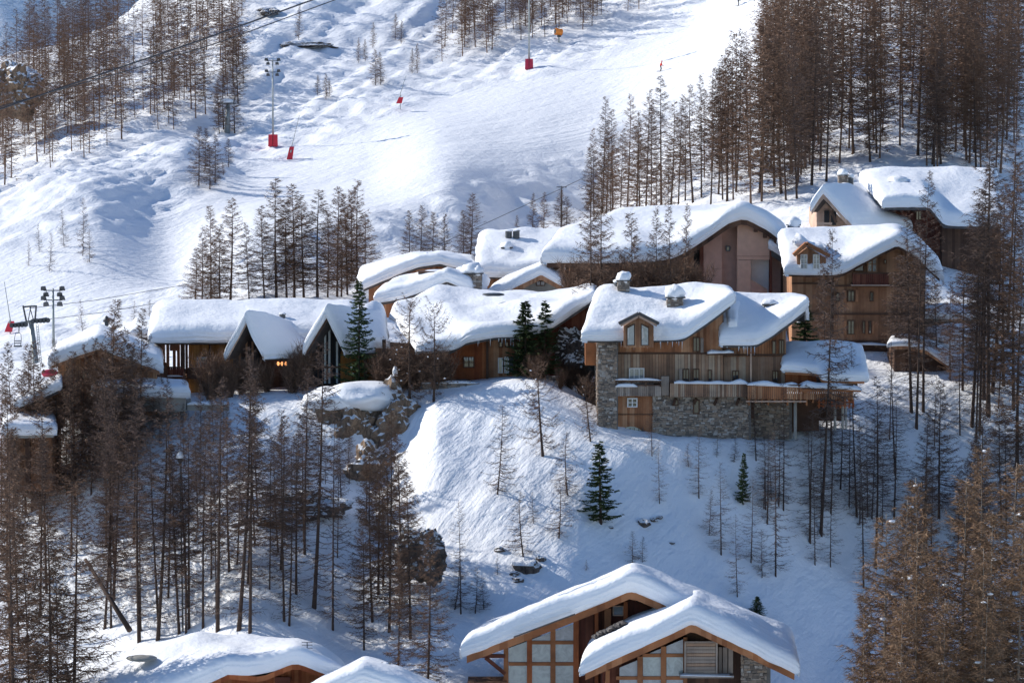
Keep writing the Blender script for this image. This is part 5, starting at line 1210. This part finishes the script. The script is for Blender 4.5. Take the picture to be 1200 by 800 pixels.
# ================================================================== ROCKS
def crag(c, r, seed, label, mat='rock', cat='rock', nm='rock_outcrop', sub=5, amp=.55):
    bm = bmesh.new(); bmesh.ops.create_icosphere(bm, subdivisions=sub, radius=1)
    for v in bm.verts:
        d = v.co.normalized(); k = 1
        p = d * 1.6 + Vector((seed * 3.3, seed, 1)); k += amp * mnoise.noise(p) + amp * .5 * abs(mnoise.noise(p * 2.6)) - amp * .32 * abs(mnoise.noise(Vector((p.x * 6, p.y * 6, p.z * 2)))) + .08 * mnoise.noise(p * 14)
        v.co = Vector((d.x * r[0] * k, d.y * r[1] * k, d.z * r[2] * k))
    me = bpy.data.meshes.new(nm); bm.to_mesh(me); bm.free(); me.materials.append(M[mat])
    o = bpy.data.objects.new(nm, me); COL.objects.link(o); o.location = c; return tag(o, label, cat)
crag(P(410, 512, 250.6), (2.7, 2.0, 3.0), 1, 'tan cliff face under the snow dome below the dark spruce')
crag(P(470, 515, 250.5), (3.4, 2.2, 3.4), 2, 'broken brown crag with snowy ledges under the retaining wall')
crag(P(440, 560, 247.5), (2.4, 2.0, 2.3), 3, 'grey rock step below the tan cliff face')
crag(P(493, 652, 227.5), (1.6, 1.2, 1.9), 4, 'dark rock buttress at the left foot of the knoll', 'rock_dark')
crag(P(350, 595, 238), (3.2, 1.8, 1.4), 5, 'long dark rock ledge in the wood left of the gully', 'rock_dark')
crag(P(320, 615, 236), (2.2, 1.5, 1.1), 15, 'shorter dark ledge at the lower end of the long rock ledge', 'rock_dark')
crag(P(12, 108, 520), (4.6, 5, 4.6), 6, 'snow plastered cliff at the far left under the ridge wood')
crag(P(357, 54, 585) , (5.0, 3, .7), 7, 'thin dark rock band on the sunny slope at the top', 'rock_dark')
crag(P(316, 14, 610), (1.8, 3, .8), 8, 'small rock knob near the top edge of the sunny slope', 'rock_dark')
crag(P(680, 415, 257), (1.9, 1.6, 1.8), 9, 'snow streaked boulder slope beside the stone pillar', 'rock_dark')
for i, (x, y, r, lb) in enumerate([(607, 681, .32, 'small dark boulder below the lone pair, lowest of the three'), (603, 675, .28, 'small round boulder, leftmost of the three under the little larch'), (617, 669, .75, 'dark boulder at the foot of the little larch on the slope'),
                                   (634, 658, .3, 'flat dark stone right of the larch boulder'), (586, 647, .3, 'single black stone on the snow left of the little larch'), (754, 614, .42, 'brown boulder on the open snow right of the lone spruce'),
                                   (766, 612, .24, 'small stone just right of the brown boulder'), (773, 608, .2, 'smallest stone of the three on the open snow'), (716, 620, .14, 'tiny stone below the lone spruce'), (787, 637, .16, 'thin stone on the snow above the glazed chalets')]):
    b_ = hit(x, y)
    if b_: crag(b_ + Vector((0, 0, r * .1)), (r * 1.3, r, r * .8), 20 + i, lb, 'rock_dark', 'boulder', 'boulder', 3, .4)
for i, (x, lb) in enumerate([(880, 'left grey round stone behind the right glazed chalet roof'), (888, 'right grey round stone behind the right glazed chalet roof')]):
    b_ = hit(x, 737); crag(b_ + Vector((0, 0, .2)), (.38, .4, .42 + i * .1), 40 + i, lb, 'rock_dark', 'boulder', 'boulder', 3, .25)
# snow domes on the cliff and the lumps on posts
def dome(px, py, Y, r, label, seed):
    mb = MB(); mb.blob(P(px, py, Y), r, seed, .22, 28, 18); mb.build('snow_dome', M['snow'], None, label, smooth=True, cat='snow mound')
dome(425, 464, 251.2, (2.9, 3, 1.2), 'big rounded snow dome on the cliff below the dark spruce', 3)
dome(392, 468, 251.5, (2.6, 3, 1.0), 'lower snow dome left of the big one on the cliff', 5)
#dome(656, 443, 251.0, (.5, .45, .42), 'tall snow mushroom on the bush at the knoll top', 7)
#dome(637, 411, 251.6, (.25, .25, .28), 'small ball of snow on a bush right of the paired spruces', 8)
dome(463, 435, 250.2, (.2, .2, .36), 'snow clump hanging in the gnarled larch on the cliff', 9)
dome(1125, 398, 279, (3.6, 3, 1.5), 'sunlit snow heap before the grey garage', 11)

# ================================================================== SKI AREA EQUIPMENT
def mast(px, by, top, label, lamps=True, pad='red', group=None, name='floodlight_mast', rows=2):
    b_ = hit(px, by); H = P(px, top, b_.y).z - b_.z; r = empty(name, b_, label, 'floodlight mast', group)
    mb = MB(); mb.tube([b_ - Vector((0, 0, .6)), b_ + Vector((0, 0, H * .5)), b_ + Vector((0, 0, H))], [.17, .13, .09], 10); mb.build('pole', M['metal'], r, smooth=True)
    if lamps:
        for k in range(rows):
            z = b_.z + H - .2 - k * H * .13; a = MB(); a.box(b_.x - .95, b_.y - .05, z - .05, b_.x + .95, b_.y + .05, z + .05); a.build('crossbar', M['metal_dark'], r)
            for s in (-1, 1):
                for q in (0, 1):
                    f = MB(); x = b_.x + s * (.95 - q * .25); zz = z + .22 - q * .62
                    f.hexa([(x - .30, b_.y - .12, zz - .22), (x + .30, b_.y - .12, zz - .22), (x + .30, b_.y + .1, zz - .2), (x - .30, b_.y + .1, zz - .2)],
                           [(x - .24, b_.y - .42, zz + .18), (x + .24, b_.y - .42, zz + .18), (x + .16, b_.y + .22, zz + .22), (x - .16, b_.y + .22, zz + .22)])
                    f.tube([(x, b_.y, zz), (x, b_.y, z)], .04, 5)
                    o = f.build('floodlight', M['metal_dark'], r)
    if pad:
        mb = MB(); w = .72; hh = 1.85
        for i, (dx, dy) in enumerate(((-w, 0), (.03, 0))):
            mb = MB(); z0 = b_.z - .1; mb.hexa([(b_.x + dx, b_.y - .6, z0 - .1 * i), (b_.x + dx + w - .03, b_.y - .6, z0), (b_.x + dx + w - .03, b_.y + .5, z0), (b_.x + dx, b_.y + .5, z0)],
                                                [(b_.x + dx + .04, b_.y - .58, z0 + hh - .12 * (1 - i)), (b_.x + dx + w - .06, b_.y - .58, z0 + hh), (b_.x + dx + w - .06, b_.y + .48, z0 + hh), (b_.x + dx + .04, b_.y + .48, z0 + hh)])
            mb.build('crash_pad', M[pad], r)
    return r
mast(320, 171, 70, 'tall floodlight mast with eight lamps and red crash pads on the left of the piste')
mast(620, 81, -45, 'grey mast with one crimson crash pad at the upper edge of the piste', pad='crimson')
mast(63, 425, 338, 'floodlight mast with eight dark lamps right of the chairlift pylon', pad=None)
def lance(px, by, tip, label, padw=.45, padh=1.7, lift=0):
    b_ = hit(px, by); t = P(tip[0], tip[1], b_.y); r = empty('snow_lance', b_, label, 'snow lance')
    mb = MB(); mb.tube([b_ - Vector((0, 0, .4)), b_ + Vector((0, 0, 1.5 + lift)), t], [.07, .06, .035], 7); mb.build('pole', M['metal'], r)
    p = b_ + Vector((0, 0, padh / 2 + lift)); q = MB(); s = Vector((padw / 2, 0, 0)); d = Vector((0, .3, 0)); le = Vector((.3, 0, 0)); z0 = Vector((0, 0, -padh / 2)); z1 = Vector((0, 0, padh / 2))
    q.hexa([p - s * 1.15 - le - d + z0, p + s * 1.15 - le * .4 - d + z0, p + s * 1.1 - le * .4 + d + z0, p - s * 1.1 - le + d + z0],
           [p - s * .8 + le * .2 - d + z1, p + s + le * .6 - d + z1, p + s + le * .6 + d + z1, p - s * .8 + le * .2 + d + z1]); q.build('crash_pad', M['red'], r)
    q = MB(); q.tube([b_ + Vector((-.06, -.36, 1.0 + lift)), b_ + Vector((.1, -.36, 1.4 + lift))], [.12, .1], 8); q.build('hose_joint', M['metal'], r)
    return r
lance(341, 187, (351, 135), 'snow lance with a leaning red pad right of the tall floodlight mast', .6, 1.9)
lance(469, 129, (476, 88), 'snow lance with a small red hood on a thin leg beside the piste', .65, 1.0, 1.0)
lance(12, 391, (5, 330), 'snow lance with a red hood at the left edge beside the chairlift pylon', .55, 1.2, .2)
# fan gun
b_ = hit(655, 50); r = empty('snow_gun', b_, 'orange fan snow gun on a stand at the edge of the wood above the piste', 'snow gun')
mb = MB(); mb.tube([b_ - Vector((0, 0, .3)), b_ + Vector((0, 0, 1.1))], [.16, .12], 8); mb.tube([b_ + Vector((-.5, 0, 0)), b_ + Vector((.5, 0, .05))], .07, 6); mb.build('stand', M['metal'], r)
c = b_ + Vector((0, 0, 1.9)); mb = MB(); d = Vector((-.9, -.35, .12)).normalized()
mb.tube([c + d * .75, c + d * .55, c, c - d * .5, c - d * .62], [.62, .66, .60, .66, .5], 18); mb.build('barrel', M['orange'], r, smooth=False)
mb = MB(); mb.tube([c + d * .77, c + d * .79], [.5, .5], 16); mb.build('fan', M['metal_dark'], r)
mb = MB(); mb.box(c.x - .35, c.y - .3, c.z - .95, c.x + .35, c.y + .3, c.z - .6); mb.build('bracket', M['metal_dark'], r)
# grey snow capped lift tower on the left slope
b_ = hit(266, 156); r = empty('lift_tower', b_, 'short pale lift tower with snow on its platform below the ridge wood', 'lift tower'); H = P(266, 122, b_.y).z - b_.z
mb = MB(); mb.tube([b_ - Vector((0, 0, .5)), b_ + Vector((.2, 0, H))], [.5, .3], 10); mb.build('column', M['metal'], r, smooth=True)
mb = MB(); z = b_.z + H; mb.box(b_.x - 1.6, b_.y - .5, z, b_.x + 1.5, b_.y + .5, z + .2); mb.tube([(b_.x - 1.3, b_.y, z + .2), (b_.x - 1.5, b_.y, z + 1.1)], .07, 5); mb.tube([(b_.x + 1.1, b_.y, z + .2), (b_.x + 1.4, b_.y, z + 1.2)], .07, 5); mb.build('platform', M['metal_dark'], r)
mb = MB(); mb.blob((b_.x - .2, b_.y, z + .4), (1.3, .6, .45), 3, .3, 14, 9); mb.build('snow_cap', M['snow'], r, smooth=True)
# chairlift pylon
b_ = hit(46, 440, 200); Yp = 330.0
b_ = Vector((P(52, 440, Yp).x, Yp, P(52, 455, Yp).z)); r = empty('chairlift_pylon', b_, 'green grey chairlift pylon with a crossarm at the left edge', 'lift pylon')
t = P(36.5, 378, Yp); mb = MB(); mb.tube([b_ - Vector((0, 0, 1)), P(43, 430, Yp), P(42.3, 428, Yp), t], [.42, .40, .33, .25], 12); mb.build('column', M['metal'], r, smooth=True)
mb = MB(); a, c = P(12, 381, Yp), P(55, 373, Yp); mb.tube([a, c], .16, 6); mb.build('crossarm', M['metal'], r)
for x0, x1, y in ((14, 30, 380), (39, 56, 375)):
    mb = MB()
    for i in range(5):
        p = P(x0 + (x1 - x0) * i / 4, y + 1.2 - 1.0 * i / 4, Yp - .6); mb.tube([p - Vector((0, .12, 0)), p + Vector((0, .12, 0))], [.26, .26], 10)
    mb.tube([P(x0, y, Yp - .6), P(x1, y - 1.5, Yp - .6)], .09, 5); mb.build('sheave_train', M['metal_dark'], r)
for x0, y0, x1, y1 in ((31, 377, 27, 358), (41, 376, 42.5, 358), (27, 359.5, 43, 358.5), (33, 376, 36, 360), (39, 374, 35, 360)):
    mb = MB(); mb.tube([P(x0, y0, Yp - .3), P(x1, y1, Yp - .3)], .1 if x1 > 40 or x1 < 30 else .05, 6); mb.build('lifting_frame', M['metal_dark'], r)
mb = MB()
for dx in (0, 2.2):
    mb.tube([P(42.5 + dx, 380, Yp - .3), P(47 + dx, 430, Yp - .3)], .035, 5)
for i in range(16): mb.tube([P(42.8 + i * .29, 383 + i * 3, Yp - .3), P(45 + i * .29, 383 + i * 3, Yp - .3)], .03, 4)
mb.build('ladder', M['metal'], r)
r = empty('lift_chair', P(20, 406, Yp - .6), 'empty chair hanging from the left end of the pylon crossarm', 'lift chair')
mb = MB(); mb.tube([P(22.5, 381, Yp - .6), P(22, 390, Yp - .6)], .05, 5)
for xs in ((18, 16.8, 17), (24.5, 25, 24)): mb.tube([P(22, 390, Yp - .6), P(xs[0], 391, Yp - .6), P(xs[1], 398, Yp - .6), P(xs[2], 406, Yp - .6)], .035, 5)
mb.build('hanger', M['metal_dark'], r); mb = MB(); mb.pbox(16, 405, 25, 406.5, Yp - .9, .55); mb.build('seat', M['metal_dark'], r); mb = MB(); mb.pbox(17, 399, 24.5, 400, Yp - .4, .05); mb.pbox(17, 401.5, 24.5, 402.5, Yp - .4, .05); mb.build('backrest', M['metal_dark'], r)
def cable(pts, label, rr=.035, n=26):
    q = [P(*p) for p in pts]; out = []
    for i in range(n + 1):
        t = i / n * (len(q) - 1); k = min(int(t), len(q) - 2); f = t - k; out.append(q[k].lerp(q[k + 1], f))
    mb = MB(); mb.tube(out, rr, 5); mb.build('lift_cable', M['cable'], None, label, cat='cable')
cable([(-40, 142, 395), (0, 128, 400), (133, 82, 410), (233, 48, 418), (372, -2, 430), (420, -20, 432)], 'thick upper lift cable crossing the top left wood', .11)
cable([(-40, 137, 400), (60, 108, 405), (150, 83, 412), (260, 49, 420), (390, 1, 430), (450, -20, 432)], 'second lift cable just under the thick upper one', .07)
cable([(36, 361, 330), (110, 352, 340), (215, 334, 352), (300, 310, 365)], 'upper thin cable running right from the chairlift pylon', .03)
cable([(56, 374, 330), (120, 366, 340), (190, 354, 350)], 'lower thin cable running right from the chairlift pylon', .03)
cable([(480, 302, 360), (560, 266, 375), (658, 221, 392), (760, 172, 405), (860, 140, 415)], 'thin cable over the shaded bank beside the piste', .04)
# small tower carrying that cable
b_ = hit(658, 262); r = empty('cable_tower', b_, 'slim dark cable tower with a crossbar behind the middle roofs', 'cable tower')
H = P(658, 218, b_.y).z - b_.z; mb = MB(); mb.tube([b_ - Vector((0, 0, 1)), b_ + Vector((0, 0, H))], [.14, .09], 7); mb.build('pole', M['metal_dark'], r)
mb = MB(); mb.tube([b_ + Vector((-.7, 0, H * .97)), b_ + Vector((.7, 0, H * .97))], .08, 6); mb.build('crossarm', M['metal_dark'], r)
# drag of lamps: snow capped lantern in the wood
for x, y, top, Yl, lb in ((211, 560, 536, 226, 'snow capped lantern on a post in the wood below the left houses'), (125, 395, 376, 262, 'dark lantern post over the brown gable roof')):
    b_ = ongr(x, Yl); t = P(x, top + 6, Yl); r = empty('lantern_post', b_, lb, 'lantern')
    mb = MB(); mb.tube([b_ - Vector((0, 0, .3)), t], [.06, .05], 6); mb.build('post', M['metal_dark'], r)
    mb = MB(); mb.tube([t, t + Vector((0, 0, .35))], [.14, .2], 8); mb.build('lamp_head', M['metal_dark'], r)
    mb = MB(); mb.tube([t + Vector((0, 0, .35)), t + Vector((0, 0, .6)), t + Vector((0, 0, .85))], [.33, .22, .05], 10); mb.build('snow_cap', M['snow'] if x > 200 else M['metal_dark'], r, smooth=True)
# orange crate like bin beside the lower piste
b_ = P(58, 437, 300); mb = MB(); mb.blob(b_, (.8, .6, .35), 3, .3, 12, 8); mb.build('tarpaulin', M['crimson'], None, 'crumpled red cover on the snow right of the pylon foot', cat='cover', smooth=True)

# ---- skiers
def skier(px, by, label, jacket, trousers, face=-1, scale=1.0, bent=.35):
    b_ = hit(px, by); r = empty('person', b_, label, 'skier'); H = 1.75 * scale
    J = {}; 
    def pt(x, y, z): return Vector((x * face * -1 * scale, y * scale, z * scale))
    # pelvis rooted skeleton, knees bent, leaning into the slope
    pts = [pt(0, 0, .88), pt(-.06, 0, 1.08), pt(-.14, 0, 1.34), pt(-.19, 0, 1.47), pt(-.21, 0, 1.60), pt(-.22, 0, 1.72),
           pt(0, -.10, .85), pt(-.17, -.13, .50), pt(-.02, -.14, .12), pt(-.14, -.14, .06),
           pt(0, .10, .85), pt(-.12, .13, .50), pt(.04, .14, .12), pt(-.08, .14, .06),
           pt(-.14, -.19, 1.38), pt(-.12, -.27, 1.12), pt(-.38, -.26, 1.02), pt(-.45, -.25, 1.0),
           pt(-.14, .19, 1.38), pt(-.08, .28, 1.12), pt(-.34, .28, 1.04), pt(-.41, .27, 1.02)]
    rad = [.15, .145, .17, .06, .09, .075, .10, .075, .06, .05, .10, .075, .06, .05, .075, .058, .042, .045, .075, .058, .042, .045]
    ed = [(0, 1), (1, 2), (2, 3), (3, 4), (4, 5), (0, 6), (6, 7), (7, 8), (8, 9), (0, 10), (10, 11), (11, 12), (12, 13), (2, 14), (14, 15), (15, 16), (16, 17), (2, 18), (18, 19), (19, 20), (20, 21)]
    me = bpy.data.meshes.new('body'); me.from_pydata([tuple(p) for p in pts], ed, []); me.materials.append(M[trousers])
    o = bpy.data.objects.new('body', me); COL.objects.link(o); o.parent = r
    sk_ = o.modifiers.new('skin', 'SKIN'); 
    for i, v in enumerate(me.skin_vertices[0].data): v.radius = (rad[i] * scale, rad[i] * scale); v.use_root = (i == 0)
    ss = o.modifiers.new('sub', 'SUBSURF'); ss.levels = 1; ss.render_levels = 2
    # jacket: second skin over torso and arms
    keep = [0, 1, 2, 3, 14, 15, 16, 18, 19, 20]; mp_ = {k: i for i, k in enumerate(keep)}
    me = bpy.data.meshes.new('jacket'); me.from_pydata([tuple(pts[k]) for k in keep], [(mp_[a], mp_[c]) for a, c in ed if a in mp_ and c in mp_], []); me.materials.append(M[jacket])
    o2 = bpy.data.objects.new('jacket', me); COL.objects.link(o2); o2.parent = r; o2.modifiers.new('skin', 'SKIN')
    for i, v in enumerate(me.skin_vertices[0].data): k = rad[keep[i]] * 1.22 + .015; v.radius = (k * scale, k * scale); v.use_root = (i == 0)
    s2 = o2.modifiers.new('sub', 'SUBSURF'); s2.levels = 1; s2.render_levels = 2
    W_ = b_
    hm = MB(); hm.blob(W_ + pt(-.22, 0, 1.70), (.125 * scale, .12 * scale, .12 * scale), 1, 0, 14, 10); hm.build('helmet', M['metal_dark' if jacket != 'jacket' else 'jacket'], r, smooth=True)
    fc = MB(); fc.blob(W_ + pt(-.275, -.01, 1.63), (.075 * scale, .085 * scale, .085 * scale), 1, 0, 10, 8); fc.build('face', M['skin'], r, smooth=True)
    for s in (-1, 1):
        q = MB(); a = W_ + pt(-1.0, .14 * s, .09); c = W_ + pt(.65, .14 * s + .0, .03); q.tube([a + Vector((0, 0, .08)), a, c], [.03, .045, .045], 6); q.build('ski', M['black'], r)
        q = MB(); q.tube([W_ + pt(-.43, .26 * s, 1.02), W_ + pt(.15, .34 * s, .35)], [.014, .012], 5); q.build('ski_pole', M['metal'], r)
        q = MB(); q.blob(W_ + pt(-.45, .26 * s, 1.0), (.06, .05, .06), 2, .1, 8, 6); q.build('glove', M['black'], r, smooth=True)
    return r
skier(774, 84, 'skier in a red jacket and dark trousers heading down the open piste', 'jacket', 'black', 1)
skier(865, 8, 'skier dressed in black near the top of the piste', 'black', 'black', 1)
skier(884, 2, 'skier in red cut by the upper edge of the picture', 'jacket', 'black', -1)
